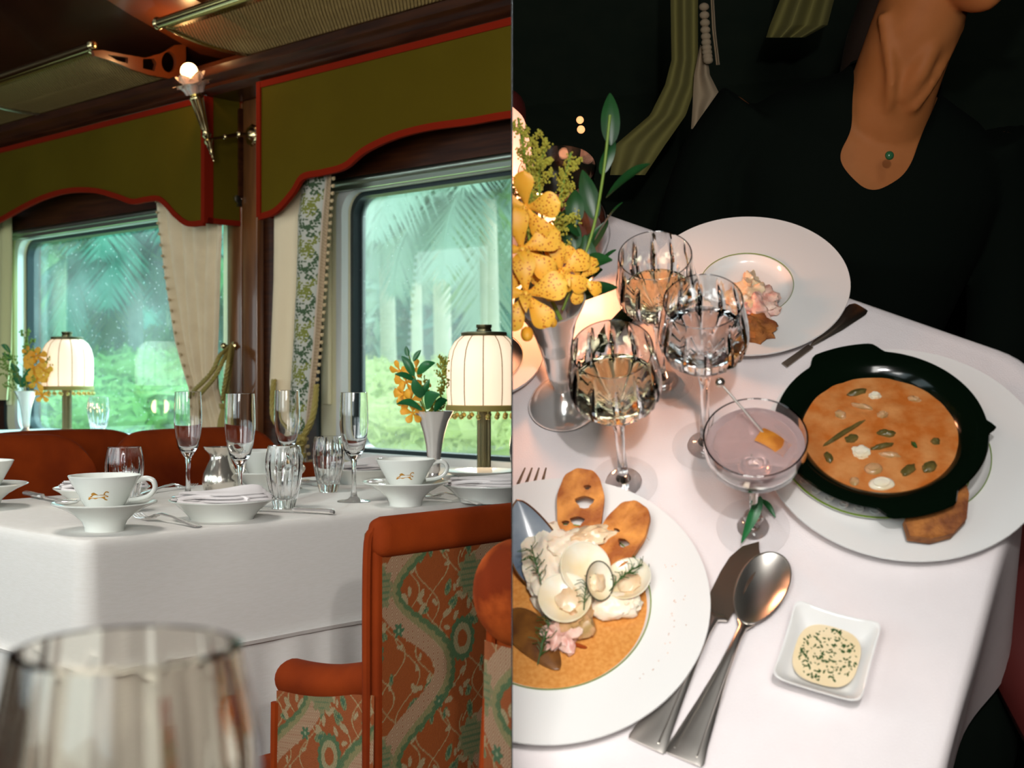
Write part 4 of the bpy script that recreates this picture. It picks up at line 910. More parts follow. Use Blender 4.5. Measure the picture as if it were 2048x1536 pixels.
table_lamp('lit cream shaded table lamp at the right window', LT(968, 945), 1.0, glow=.8)
pl = Vector(((134 - CX) / F * 4.43, 4.43, T2Z)); table_lamp('lit cream shaded table lamp at the left window', pl, .98, glow=.8)

# ================================================================ OUTSIDE THE TRAIN
def terrain(a, b):
    X = -46 + a * 60; Y = 4.2 + (b ** 1.5) * 58
    q = MWi @ Vector((X, Y, 0)); d = max(0, -q.y - 1.2)
    z = -1.4 + 1.5 * (1 - math.exp(-d / 5)) + .25 * mnoise.noise(Vector((X * .35, Y * .35, 0))) + .10 * mnoise.noise(Vector((X * 1.6, Y * 1.6, 3))) + d * .015
    return (X, Y, z - (1.2 if q.y > -.4 else 0))
solo('grass_field', surf(terrain, 130, 110), 'grass', 'sunny grassy bank outside the train windows', 'grass', kind='stuff')
def palm_parts(seed, flen):
    rnd = random.Random(seed); out = []
    for k_ in range(19):
        az = 2 * PI * k_ / 19 + rnd.uniform(-.2, .2); el = rnd.uniform(-.1, 1.15); L_ = flen * rnd.uniform(.8, 1.1)
        P = []; x = z = 0; a = el
        for i in range(15): P.append(Vector((x * math.cos(az), x * math.sin(az), z))); a -= .145; x += L_ / 14 * math.cos(a); z += L_ / 14 * math.sin(a)
        gs = [tube(P, [.035 * (1 - i / 16) * flen / 2.5 for i in range(15)], 4)]; V, Fc = [], []
        sd = Vector((-math.sin(az), math.cos(az), 0))
        for i in range(1, 14):
            for h in (0, .33, .66):
                p = P[i].lerp(P[i + 1], h); ll = flen * .26 * math.sin(PI * min(1, (i + h) / 15 + .12)) ** .6
                for sg in (1, -1):
                    tip = p + sd * sg * ll * .72 + Vector((0, 0, -ll * rnd.uniform(.45, .8))) + (P[i + 1] - P[i]).normalized() * ll * .45; w = (P[i + 1] - P[i]).normalized() * flen * .013; n_ = len(V)
                    V += [tuple(p - w), tuple(p + w), tuple(tip + w * .2), tuple(p.lerp(tip, .5) - w * 1.1)]; Fc.append((n_, n_ + 1, n_ + 2, n_ + 3))
        gs.append((V, Fc)); out.append(join(*gs))
    return out
PF = {s_: palm_parts(s_, 2.5) for s_ in (1, 2)}
def palm(label, u, vc, Y, th=.11, seed=1, sc=1.0, m='palm_frond', lit=(), tm='trunk'):
    c = LY(u, vc, Y); t = thing('palm_tree', label, 'palm tree', T(c.x, c.y, -1.6), 'oil palms outside the windows'); H = c.z + 1.6
    part('trunk', tube([(.15, 0, 0), (.05, 0, H * .5), (0, 0, H)], [th * 1.5, th * 1.1, th], 10), tm, t)
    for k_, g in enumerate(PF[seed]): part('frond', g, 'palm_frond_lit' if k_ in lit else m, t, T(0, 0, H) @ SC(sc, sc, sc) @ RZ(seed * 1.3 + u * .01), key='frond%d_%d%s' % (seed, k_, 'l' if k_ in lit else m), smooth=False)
palm('palm with its whole crown against the sky in the left window', 106, 500, 21, .11, 1, .95, lit=(3, 8))
palm('large palm in the middle of the left window with drooping fronds', 268, 505, 17, .09, 2, .95, lit=(2, 5, 9, 14))
palm('palm at the left window edge behind the curtain', 345, 500, 19, .10, 1, 1.0, lit=(4, 11), tm='trunk_pale')
palm('far palm between the two big palms of the left window', 185, 620, 32, .12, 2, 1.1)
palm('far palm at the left end of the left window', 30, 620, 30, .12, 1, 1.1)
palm('palm left of centre in the right window', 770, 300, 20, .11, 1, 1.2, 'jungle_pale', tm='trunk_pale')
palm('palm with a pale trunk in the middle of the right window', 880, 340, 24, .15, 2, 1.2, 'jungle_pale', tm='trunk_pale')
palm('palm with a thick pale trunk right of the window centre', 975, 400, 16, .11, 1, 1.1, 'jungle_pale', lit=(2, 6, 10), tm='trunk_pale')
palm('thin palm behind the flower vase in the right window', 830, 430, 30, .12, 2, 1.2, 'jungle_pale', tm='trunk_pale')
def bush(label, u, v, Y, rx, rz_, m, seed, n=1500, leaf=.10, nm='bush', g='bushes on the bank'):
    c = LY(u, v, Y); o_ = solo(nm, join(ell(0, 0, 0, rx * .85, rx * .6, rz_ * .85, 12, .35, seed), blob_leafy(n, rx, rx * .7, rz_, leaf, seed)), m, label, 'bush' if nm == 'bush' else 'tree', T(*c), g, smooth=False); return o_
for k_, (u, v, Y, rx, rz_) in enumerate(((60, 800, 15, .9, .35), (170, 775, 17, 1.1, .45), (255, 770, 16, 1.0, .45), (330, 740, 18, .9, .6), (215, 810, 12, .8, .25), (300, 815, 12, .8, .25), (115, 825, 11, .8, .22))):
    bush('leafy green bush outside the left window, ' + ('far left', 'behind the lamp post', 'right of the lamp', 'beside the curtain', 'low, above the tumbler', 'low beside the flutes', 'low behind the lamp column', 'behind the curtain')[k_], u, v, Y, rx, rz_, 'bush', k_ + 1, 1500, .07)
for k_, (u, v, Y, rx, rz_) in enumerate(((720, 790, 14, .8, .40), (800, 800, 13, .8, .35), (890, 785, 15, 1.0, .45), (990, 790, 14, .9, .4), (760, 835, 10, .7, .2), (930, 840, 10, .8, .2))):
    bush('yellow green bush outside the right window, ' + ('by the frame', 'left of the vase', 'behind the vase', 'behind the lamp', 'low left', 'low behind the lamp column')[k_], u, v, Y, rx, rz_, 'bush_yellow', k_ + 31, 1200, .06)
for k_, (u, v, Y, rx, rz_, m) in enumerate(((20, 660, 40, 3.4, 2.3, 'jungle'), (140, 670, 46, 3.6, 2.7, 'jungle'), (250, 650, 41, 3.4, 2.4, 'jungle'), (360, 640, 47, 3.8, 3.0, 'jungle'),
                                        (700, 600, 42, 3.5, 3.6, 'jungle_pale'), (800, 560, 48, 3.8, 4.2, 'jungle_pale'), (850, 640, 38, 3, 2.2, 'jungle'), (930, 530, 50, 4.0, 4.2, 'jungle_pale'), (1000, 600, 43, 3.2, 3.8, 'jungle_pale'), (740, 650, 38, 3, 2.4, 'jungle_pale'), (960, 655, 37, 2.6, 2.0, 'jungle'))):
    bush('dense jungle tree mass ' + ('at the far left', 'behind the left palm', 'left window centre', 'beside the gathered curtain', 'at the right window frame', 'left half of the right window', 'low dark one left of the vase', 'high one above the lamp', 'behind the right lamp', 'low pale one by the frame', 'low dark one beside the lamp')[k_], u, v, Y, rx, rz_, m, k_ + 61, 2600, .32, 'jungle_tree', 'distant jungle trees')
# ================================================================ EVENING TABLE (own room right of the divider)
CUR[0] = 'R'
struct('wall_back', box(-2.4, 2.4, 1.75, 1.85, -.75, 1.9), 'night_wall', MR, smooth=False, label='near black wall behind the woman')
struct('wall_right', box(2.3, 2.4, -2.4, 1.85, -.75, 1.9), 'night_wall', MR, smooth=False)
struct('wall_left', box(-2.6, -2.5, -2.4, 1.85, -.75, 1.9), 'night_wall', MR, smooth=False)
struct('wall_front', box(-2.5, 2.4, -2.5, -2.4, -.75, 1.9), 'night_wall', MR, smooth=False)
struct('floor_evening', box(-2.5, 2.4, -2.5, 1.85, -.8, -.75), 'night_wall', MR, smooth=False)
struct('ceiling_evening', box(-2.5, 2.4, -2.5, 1.85, 1.9, 1.95), 'night_wall', MR, smooth=False)

# table and linen: outline from the table plane
far0, far1, far2 = R(1150, 470), R(1700, 600), R(2040, 718)
near1, near2 = R(1992, 1085), R(1868, 1545)
de = (far2 - far1).normalized(); dn = (near2 - near1).normalized()
def isect(p, d, q, e): k = ((q.x - p.x) * e.y - (q.y - p.y) * e.x) / (d.x * e.y - d.y * e.x); return p + d * k
cor = isect(far1, de, near1, -dn); 
cr_ = Vector((min(cor.x, cor.x), cor.y, 0))
TL_ = far1 - de * 1.1; BR_ = cr_ + dn * 1.15; BL_ = TL_ + dn * 1.15
quad = [TL_, cr_, BR_, BL_]
def roundpoly(Q, r, n=8):
    out = []; m = len(Q)
    for i in range(m):
        p, a, b = Q[i], Q[i - 1], Q[(i + 1) % m]; u = (a - p).normalized(); w = (b - p).normalized()
        for k in range(n + 1): t = k / n; out.append((p + u * r) * (1 - t) ** 2 + p * 2 * t * (1 - t) + (p + w * r) * t ** 2)
    return out
rp = roundpoly(quad, .05); pts = []
for a, b in zip(rp, rp[1:] + rp[:1]):
    n = max(1, int((b - a).length / .012))
    for k in range(n): pts.append(a.lerp(b, k / n))
cen = sum(pts, Vector()) / len(pts); n = len(pts); V, Fc = [], []
sgn = 1 if sum(a.x * b.y - a.y * b.x for a, b in zip(pts, pts[1:] + pts[:1])) > 0 else -1
rows = [0, .4, .7, .85, .93, .97, .985] 
for k in rows:
    for p in pts: q = cen.lerp(p, k); V.append((q.x, q.y, .0015 * mnoise.noise(Vector((q.x * 7, q.y * 7, 1))) - .0015 if k else -.0008))
for d, of in ((.000, .0), (.003, .005), (.010, .009), (.03, .011), (.07, .012), (.12, .013), (.18, .014), (.24, .015), (.30, .016)):
    for i, p in enumerate(pts):
        a, b = pts[i - 2], pts[(i + 2) % n]; t = (b - a).normalized(); w = of + .020 * (d / .3) * math.sin(i * .16) + .008 * (d / .3) * math.sin(i * .41)
        V.append((p.x + t.y * w * sgn, p.y - t.x * w * sgn, -d))
R_ = len(V) // n
for j in range(R_ - 1):
    for i in range(n): Fc.append((j * n + i, j * n + (i + 1) % n, (j + 1) * n + (i + 1) % n, (j + 1) * n + i))
solo('tablecloth', (V, Fc), 'table_linen', 'white linen cloth with a rumpled edge on the evening table', 'tablecloth', MR, ang=75)
ins = [cen.lerp(p, .985) for p in roundpoly(quad, .04)]
t = thing('dining_table', 'evening dining table hidden under its linen', 'table', MR @ T(cen.x, cen.y, 0)); I = T(-cen.x, -cen.y, 0)
part('tabletop', prism([(p.x, p.y) for p in ins], -.04, -.005), 'mahogany', t, I, smooth=False)
part('pedestal', join(tube([(cen.x, cen.y, -.72), (cen.x, cen.y, -.03)], .04, 16), lathe([(0, -.75), (.2, -.75), (.19, -.73), (.05, -.70)], 32)), 'brass_dark', t)

def scale_at(u, v, h=0): d = ray(u, v); return ((HR - h) / (-NR).dot(d)) / F           # metres per pixel
def plateobj(name, label, u, v, r, ring, h0=0, parts=True, M=None, deep=.0, lift=.018, fl=.35):
    p = R(u, v, h0 + lift); t = thing(name, label, 'plate', M or Rm(p.x, p.y, h0))
    w = ring * r
    pr = [(0, .002), (w * .8, 0), (w * .86, .002), (w, .008), (r * .98, lift - .003), (r, lift), (r * .998, lift + .0015), (r * .97, lift + .001), (w * 1.03, .012 + lift * .15), (w * .97, .009), (w * .90, .006), (w * .75, .0045), (0, .0045)]
    part('plate_body', lathe(pr, 96), 'china', t)
    part('rim_line', lathe([(w * 1.035, .0132 + lift * .15), (w * 1.045, .0136 + lift * .15), (w * 1.045, .0141 + lift * .15), (w * 1.033, .0137 + lift * .15), (w * 1.035, .0132 + lift * .15)], 96), 'china_line', t)
    return t, p
PLN, pn_ = plateobj('dinner_plate', 'big rimmed white plate holding the seafood stew', 1106, 1203, .1435, .60)
PLF, pf_ = plateobj('dinner_plate', 'far white plate with the dark meat in its middle', 1493, 566, .113, .44)
PLR, pr_ = plateobj('dinner_plate', 'white charger under the black stew dish', 1803, 897, .134, .60)
q = R(975, 712, .015); plateobj('dinner_plate', 'white plate cut off at the middle of the picture, by the vase foot', 975, 712, .062, .6)

# seafood stew
NX, NY = pn_.x, pn_.y
def N(u, v, h=.02): return R(u, v, h)
solo('broth', surf(lambda a, b: ((b * .088) * math.cos(2 * PI * a), (b * .088) * math.sin(2 * PI * a), .0085 + .0004 * mnoise.noise(Vector((b * 9 * math.cos(2 * PI * a), b * 9 * math.sin(2 * PI * a), 0)))), 64, 14, cu=True), 'broth', 'orange brown seafood broth in the big plate', 'broth', Rm(NX, NY, .003))
def crouton(label, u, v, ln, wd, ang, holes_, tilt, h=.035):
    c = R(u, v, h); o_ = [(wd * abs(math.cos(a)) ** .8 * (1 if math.cos(a) > 0 else -1) * (1 + .02 * math.sin(9 * a)), ln * abs(math.sin(a)) ** .85 * (1 if math.sin(a) > 0 else -1) * (1 + .015 * math.cos(11 * a))) for a in [2 * PI * k / 56 for k in range(56)]]
    hs = [[(x + r * math.cos(a) * (1 + .3 * math.sin(3 * a)), y + r * .75 * math.sin(a)) for a in [2 * PI * k / 12 for k in range(12)]] for x, y, r in holes_]
    return solo('crouton', prism(o_, -.003, .003, hs), 'crouton', label, 'crouton', MR @ T(*c) @ RZ(ang) @ RX(tilt), smooth=False)
crouton('upright oval crouton, the left one with big holes', 1161, 1010, .036, .0225, -.12, [(.004, .002, .0085), (-.002, -.017, .0065), (-.013, -.019, .0035), (.006, .017, .0034)], .35)
crouton('toasted crouton leaning right beside the holed one', 1243, 1072, .036, .021, -.62, [(.006, -.006, .0055), (-.006, .002, .003)], .30)
def mussel(label, pts_, w, m='mussel_in', lift=.02, curve=-.010):
    a, b = R(*pts_[0]), R(*pts_[1]); d = b - a; sd = Vector((-d.y, d.x, 0)).normalized(); t = thing('mussel_shell', label, 'mussel', MR @ T(*((a + b) / 2)))
    c = (a + b) / 2
    def f(p, q, e=0):
        wd = w * (math.sin(PI * p ** .72) ** .62 if 0 < p < 1 else 0) * (1 - .1 * p); y = 2 * q - 1
        return a + d * p + sd * (y * wd + .08 * w * math.sin(PI * p)) + Vector((0, 0, curve * (1 - y * y) * math.sin(PI * p) - e)) - c
    part('inner_shell', surf(lambda p, q: f(p, q), 26, 13), m, t); part('outer_shell', surf(lambda p, q: f(p, q, .0022), 26, 13), 'mussel_out', t)
    ed = [f(p / 30, 0) for p in range(31)] + [f(1 - p / 30, 1) for p in range(31)]; part('shell_rim', tube(ed, .0009, 5), 'aubergine', t)
mussel('large grey blue mussel shell standing at the left of the stew', ((1108, 1178, .014), (1034, 1000, .05)), .026)
mussel('brown mussel shell sunk in the broth at the lower left', ((1016, 1222, .016), (1118, 1338, .014)), .018, 'aubergine', curve=.004)
def clam(label, u, v, r, ang, tx, ty, meat=True, h=.03, m='clam_in'):
    c = R(u, v, h); t = thing('clam_shell', label, 'clam', MR @ T(*c) @ RZ(ang) @ RX(tx) @ RY(ty))
    def f(a, b, e=0):
        rr = b * r * (1 - .10 * math.cos(2 * PI * a) + .05 * math.cos(4 * PI * a)) * (1 + .006 * math.sin(b * 60)); x, y = rr * math.cos(2 * PI * a), rr * 1.12 * math.sin(2 * PI * a)
        return (x, y, .42 * r * (b ** 2) * (1 - .15 * math.sin(2 * PI * a)) - .42 * r - e)
    part('inner_shell', surf(lambda a, b: f(a, b), 40, 12, cu=True), m, t); part('outer_shell', surf(lambda a, b: f(a, b * 1.015, .0012), 40, 12, cu=True), 'fish', t)
    ed = [f(a / 40, 1.0, .0004) for a in range(41)]; part('shell_rim', tube(ed, .0007, 5, cap=False), 'mussel_out' if ty > .3 else 'clam_in', t)
    if meat: part('meat', ell(0, -.1 * r, -.25 * r, .5 * r, .55 * r, .22 * r, 10, .35, u), 'clam_meat', t)
clam('white clam shell standing open behind the others', 1176, 1134, .0225, .2, .55, .25, False, .042)
clam('narrow clam shell with a dark hinge, in the centre', 1203, 1163, .0165, -.3, .3, .95, True, .044)
clam('clam shell with dill strands at the right', 1258, 1158, .0205, -.7, .15, -.15, True, .034)
clam('round clam lying flat with its meat, front left', 1134, 1192, .0225, .4, .2, 0, True, .040)
def lump(name, label, cat, u, v, rx, ry, rz_, ang, m, h=.02, rough=.45, seed=0):
    c = R(u, v, h); return solo(name, ell(0, 0, 0, rx, ry, rz_, 16, rough, seed), m, label, cat, MR @ T(*c) @ RZ(ang))
lump('fish_flake', 'big pale fish fillet heaped beside the mussel', 'fish', 1096, 1122, .026, .036, .013, .1, 'fish', .022, .4, 1)
lump('fish_flake', 'pale fish flake on top of the heap by the croutons', 'fish', 1128, 1092, .021, .016, .010, .5, 'fish', .032, .5, 2)
lump('fish_flake', 'small fish flake below the mussel', 'fish', 1078, 1160, .014, .020, .008, .2, 'fish', .026, .5, 3)
lump('fish_flake', 'fish flake left of the round clam', 'fish', 1098, 1195, .014, .024, .010, .5, 'fish', .018, .5, 9)
lump('fish_flake', 'white fish block in the broth at the right', 'fish', 1226, 1212, .0235, .0135, .010, -.05, 'napkin_fish', .02, .3, 4) if False else lump('fish_flake', 'white fish block in the broth at the right', 'fish', 1226, 1212, .0235, .0135, .010, -.05, 'fish', .02, .3, 4)
lump('fish_flake', 'thin white crab shred beside the fish block', 'fish', 1262, 1205, .010, .006, .005, .9, 'fish', .024, .6, 5)
lump('prawn_piece', 'pinkish cooked prawn piece in the broth', 'prawn', 1122, 1262, .020, .017, .010, .7, 'prawn', .02, .7, 6)
lump('prawn_piece', 'brown seared piece above the pink prawn', 'prawn', 1150, 1235, .016, .019, .010, -.4, 'stew_slice', .022, .6, 7)
lump('mushroom_piece', 'brown mushroom slice between the croutons', 'mushroom', 1178, 1075, .024, .010, .007, .2, 'clam_meat', .036, .5, 8)
lump('chilli_piece', 'tiny red chilli piece floating in the broth', 'chilli', 1160, 1292, .007, .002, .002, -.4, 'velvet_light', .012, .2, 9)
def dill(label, u, v, sp, nn, seed, ang0=0, h=.045):
    c = R(u, v, h); rnd = random.Random(seed); t = thing('dill_sprig', label, 'dill', MR @ T(*c)); P = smooth_pts([(0, -sp * .9, -.008), (0, -sp * .3, 0), (0, sp * .3, .003), (0, sp, .0)], 20); P = [RZ(ang0) @ p for p in P]
    part('stem', tube(P, .0006, 5), 'dill', t); gs = []
    for k in range(nn):
        p = P[3 + k % 16]; a = ang0 + PI / 2 + rnd.uniform(-1.3, 1.3); l = sp * rnd.uniform(.3, .65)
        gs.append(tube([p, p + Vector((math.cos(a) * l * .5, math.sin(a) * l * .5, rnd.uniform(0, .004))), p + Vector((math.cos(a + .4) * l, math.sin(a + .4) * l, rnd.uniform(-.003, .004)))], .00038, 4))
    part('frond', join(*gs), 'dill', t)
dill('dill sprig lying on the fish beside the mussel', 1073, 1132, .024, 26, 1, .2); dill('dill sprig draped over the right clam', 1250, 1152, .020, 26, 2, -1.0, .040)
dill('dark dill sprig in the broth at the lower left', 1088, 1282, .022, 30, 3, -.35, .024); dill('dill sprig between the clams', 1172, 1180, .018, 18, 4, -.2, .044); dill('fine dill strand reaching the plate rim', 1278, 1130, .020, 5, 6, .5, .030)
# spice dusting on the plate rim is a surface mark: tiny crumbs
rnd = random.Random(2); gs = []
for k in range(130):
    a = rnd.uniform(-.9, .75); r_ = .096 + abs(rnd.gauss(0, .010)); gs.append(ell(r_ * math.cos(a), r_ * math.sin(a), .0125 + (r_ - .09) * .2, .0005, .0005, .0003, 3))
part('spice_dust', join(*gs), 'crouton', PLN)['kind'] = 'stuff'

# black dish with curry, its small plate and doily, bread
uc, vc = 1760, 855
c_ = R(1745, 905, .008); DX, DY = c_.x, c_.y
t = thing('saucer', 'small white saucer with a thin green rim under the black dish', 'plate', Rm(DX, DY, .006))
part('plate_body', lathe([(0, .001), (.055, 0), (.085, .011), (.092, .016), (.093, .0172), (.090, .017), (.058, .006), (0, .005)], 72), 'china', t); part('rim_line', lathe([(.0905, .0172), (.0925, .0173), (.0922, .0180), (.0907, .0179), (.0905, .0172)], 72), 'china_line', t)
dl = []
for k in range(36):
    a = 2 * PI * k / 36
    for rr, hh in ((.078, .015), (.084, .0175)):
        dl.append(tube([(rr * math.cos(a) + .0042 * math.cos(b * PI / 5), rr * math.sin(a) + .0042 * math.sin(b * PI / 5), hh) for b in range(11)], .0009, 4, cap=False))
solo('paper_doily', join(lathe([(0, .006), (.055, .0068), (.074, .0135), (.074, .0142), (.055, .0075), (0, .0066)], 48), *dl), 'doily', 'lacy white paper doily showing at the black dish lower left', 'doily', Rm(DX, DY, .007))
ctr = R(uc, vc, .055); BX, BY = ctr.x, ctr.y
t = thing('stew_dish', 'round black enamelled dish of orange curry with a lug at each side', 'dish', Rm(BX, BY, .014))
pr = [(0, .001), (.050, 0), (.058, .004), (.074, .022), (.084, .038), (.097, .041), (.099, .043), (.098, .045), (.088, .0445), (.079, .041), (.070, .030), (.062, .012), (.05, .007), (0, .006)]
def lugm(a, k, r, z):
    if not (r > .082): return 1
    e = 0
    for c0 in (1.74, 1.74 + PI): d = abs((a - c0 + PI) % (2 * PI) - PI); q_ = max(0, min(1, (.42 - d) / .16)); e = max(e, .12 * q_ * q_ * (3 - 2 * q_) * (1 - .12 * math.cos(d * 3)))
    d = abs((a + .12 + PI) % (2 * PI) - PI); q_ = max(0, 1 - d / .09); e = max(e, .07 * q_ * q_ * (3 - 2 * q_))
    return 1 + e * (1 if r > .09 else .4)
part('dish_body', lathe(pr, 160, lugm), 'iron_enamel', t)
BR_R = .0735
solo('curry', surf(lambda a, b: (b * BR_R * math.cos(2 * PI * a), b * BR_R * math.sin(2 * PI * a), .033 + .0010 * mnoise.noise(Vector((b * 5 * math.cos(2 * PI * a), b * 5 * math.sin(2 * PI * a), 2)))), 80, 20, cu=True), 'stew', 'orange curry filling the black dish', 'curry', Rm(BX, BY, .014))
def C(u, v): return R(u, v, .0475)
bits = [((1695, 790), (1735, 780), .006, 'stew_bit'), ((1701, 808), (1745, 818), .004, 'stew_slice'), ((1650, 890), (1726, 842), .004, 'stew_bit'), ((1690, 883), (1716, 872), .007, 'stew_bit'), ((1742, 898), (1786, 888), .0045, 'stew_bit'), ((1755, 865), (1790, 868), .007, 'stew_bit'),
        ((1672, 822), (1690, 836), .008, 'stew_slice'), ((1652, 905), (1662, 925), .006, 'stew_bit'), ((1758, 908), (1800, 912), .005, 'stew_slice'), ((1868, 878), (1874, 888), .007, 'stew_bit'), ((1805, 950), (1828, 930), .008, 'stew_bit'), ((1846, 942), (1870, 925), .009, 'stew_bit'), ((1815, 795), (1842, 802), .005, 'stew_slice'), ((1826, 888), (1830, 892), .003, 'herb'), ((1700, 960), (1718, 966), .008, 'stew_slice')]
for k, (a, b, w, m) in enumerate(bits):
    p, q_ = C(*a), C(*b); d = q_ - p; solo('vegetable_piece', xf(ell(0, 0, 0, max(d.length / 2, .004), w * .62, .003, 10, .3, k), Matrix()), m, ('dark' if m == 'stew_bit' else 'pale' if m == 'stew_slice' else 'tiny green') + ' vegetable piece in the curry, ' + ('top left', 'below the top left strip', 'long strip from the left edge', 'under the long strip', 'centre strip', 'middle', 'upper left', 'at the left edge', 'below the centre strip', 'far right', 'lower right', 'right of the lower right one', 'upper right', 'right of centre', 'bottom left')[k], 'vegetable', MR @ T(*((p + q_) / 2)) @ RZ(math.atan2(d.y, d.x)), 'pieces in the curry')
for k, (u, v, r_) in enumerate(((1747, 938, .0085), (1763, 968, .012), (1750, 792, .0055), (1722, 905, .0095), (1765, 830, .005))):
    p = C(u, v); m = 'stew_slice' if k in (0, 4) else 'clam_in'; solo('prawn_slice' if k in (1, 3) else 'root_slice', join(ell(0, 0, 0, r_, r_ * .62 if k == 1 else r_ * .8, .0035, 10, .35 if k > 1 else .05, k), tube([(r_ * .6 * math.cos(a), r_ * .45 * math.sin(a), .003) for a in [PI * 2 * q_ / 16 for q_ in range(17)]], .0006, 4)), m, ('round slice floating at the lower middle', 'white crescent at the bottom edge', 'white cube near the top', 'pale cube left of the centre bottom', 'small slice above the middle')[k] + ' of the curry', 'vegetable', MR @ T(*p), 'pieces in the curry')
c_ = R(1872, 1030, .036)
poly = [(-.030, -.018), (-.012, -.024), (.008, -.022), (.024, -.010), (.033, .014), (.034, .024), (.016, .026), (-.004, .018), (-.020, .010), (-.030, -.002)]
g = prism(poly, -.006, .006); solo('bread_piece', ([(x + .0015 * mnoise.noise(Vector((x * 300, y * 300, z * 300))), y, z + .0025 * mnoise.noise(Vector((x * 160, y * 160, z * 90)))) for x, y, z in g[0]], g[1]), 'bread', 'dark toasted bread piece leaning on the black dish', 'bread', MR @ T(*c_) @ RZ(.1) @ RX(.25), smooth=False)
solo('chive', tube([R(1945, 935, .03), R(1941, 955, .028), R(1933, 975, .02)], .0006, 5), 'leaf_fine', 'thin chive on the charger right of the black dish', 'chive', MR)
# dark meat on the far plate
PFm = [(1500, 590, .021, .017, .013), (1515, 615, .018, .020, .012), (1528, 598, .014, .017, .012), (1490, 612, .015, .014, .010), (1510, 655, .016, .022, .010), (1500, 570, .016, .010, .012)]
for k, (u, v, a, b, c0) in enumerate(PFm):
    lump('meat_piece', 'brown meat piece on the far plate, ' + ('top', 'centre', 'right', 'left', 'lowest', 'highest')[k], 'meat', u, v, a, b, c0, .3 * k, 'bread' if k in (4,) else 'prawn' if k in (1, 2) else 'clam_meat', .022, .6, k)

# goblets
def goblet(label, fu, fv, ru, rv, rim_px, fill=None, fill_t=.5, belly=1.17, footr=.033, cuts=12, lab2=''):
    p = R(fu, fv, 0); h = Rz(p.x, p.y, rv); rr = rim_px * scale_at(ru, rv, h)
    top = R(ru, rv, h); off = Vector((top.x - p.x, top.y - p.y))
    t = thing('crystal_goblet', label, 'goblet', Rm(p.x + off.x * .5, p.y + off.y * .5, 0)); bh = rr * 2.5; zb = h - bh; B = rr * belly
    part('foot', lathe([(0, 0), (footr, 0), (footr + .0008, .0012), (footr * .9, .0022), (.019, .0024), (0, .0024)], 64), 'crystal', t)
    o = [(0, .0025), (.010, .0025), (.018, .0027), (.0125, .0040), (.0075, .008), (.0052, .015), (.0042, zb * .55), (.0048, zb * .8), (.0072, zb * .95), (.010, zb + .001), (rr * .42, zb + bh * .09), (rr * .80, zb + bh * .22), (B * .95, zb + bh * .37), (B, zb + bh * .50), (B * .985, zb + bh * .62), (B * .93, zb + bh * .78), (rr * 1.02, zb + bh * .93), (rr, h)]
    th = .0013; i_ = [(rr - .0006, h + .0006), (rr - .0012, h), (rr * 1.02 - th, zb + bh * .93), (B * .93 - th, zb + bh * .78), (B * .985 - th, zb + bh * .62), (B - th, zb + bh * .50), (B * .95 - th, zb + bh * .37), (rr * .80 - .0022, zb + bh * .235), (rr * .42 - .002, zb + bh * .125), (0, zb + bh * .085)]
    def mod(a, k, r, z):
        if not 9 <= k <= 15: return 1
        g_ = max(0, 1 - (1 - abs(math.cos(cuts * a / 2))) * 16); g2 = max(0, 1 - (1 - abs(math.cos(cuts * a + .4 + z * 60))) * 8) if k <= 12 else 0
        return 1 - .055 * g_ - .045 * g2
    part('glass_body', lathe(o + i_, 144, mod), 'glass', t, ang=28)
    if fill:
        zt = zb + bh * fill_t; ip = list(reversed(i_)); rad = lambda z: float(np.interp(z, [q[1] for q in ip], [q[0] for q in ip])) - .0004
        zs = [zb + bh * .085 + .0008 + (zt - zb - bh * .085 - .0008) * k / 12 for k in range(13)]
        part({'wine': 'white_wine', 'water': 'drinking_water'}[fill], lathe([(0, zs[0])] + [(max(.0005, rad(z)), z) for z in zs[1:]] + [(0, zt)], 64), fill, t, label='pale yellow wine' if fill == 'wine' else 'clear water')
    return t
goblet('crystal goblet of white wine nearest the stew plate', 1252, 966, 1219, 697, 83, 'wine', .47)
goblet('crystal goblet of clear water in the middle', 1408, 893, 1409, 602, 80, 'water', .50)
goblet('farthest crystal goblet of wine, before the far plate', 1322, 762, 1311, 510, 74, 'wine', .42, 1.13)
# pink coupe
p = R(1506, 1056, 0); h = Rz(p.x, p.y, 873); rr = 104 * scale_at(1516, 873, h)
t = thing('coupe_glass', 'coupe of pale pink cocktail with a silver pick', 'coupe', Rm(p.x, p.y, 0)); zb = h - .045; K = t
part('foot', lathe([(0, 0), (.034, 0), (.0348, .0012), (.030, .0020), (.016, .0024), (0, .0024)], 64), 'crystal', t)
o = [(0, .0025), (.008, .0025), (.015, .0027), (.010, .0040), (.007, .007), (.0055, .010), (.0040, .025), (.0038, zb * .7), (.006, zb - .004), (.014, zb + .002), (rr * .65, zb + .008), (rr * .92, zb + .018), (rr * .99, zb + .030), (rr, h)]
i_ = [(rr - .0008, h + .0006), (rr - .0016, h), (rr * .99 - .0014, zb + .030), (rr * .92 - .0015, zb + .0195), (rr * .65 - .001, zb + .0105), (0, zb + .005)]
part('glass_body', lathe(o + i_, 96), 'glass', t, ang=50)
ip = list(reversed(i_)); rad = lambda z: float(np.interp(z, [q[1] for q in ip], [q[0] for q in ip])) - .0004
zs = [zb + .0056 + (.034 - .0056) * k / 10 for k in range(11)]
part('pink_cocktail', lathe([(0, zs[0])] + [(rad(z), z) for z in zs[1:]] + [(0, zs[-1])], 64), 'rose_drink', t, label='pale pink drink')
part('stem_ring', lathe([(.0040, .012), (.0085, .014), (.0095, .017), (.0085, .020), (.0040, .022)], 32), 'glass', t)
pa, pb = R(1440, 765, h + .030), R(1560, 905, h - .020)
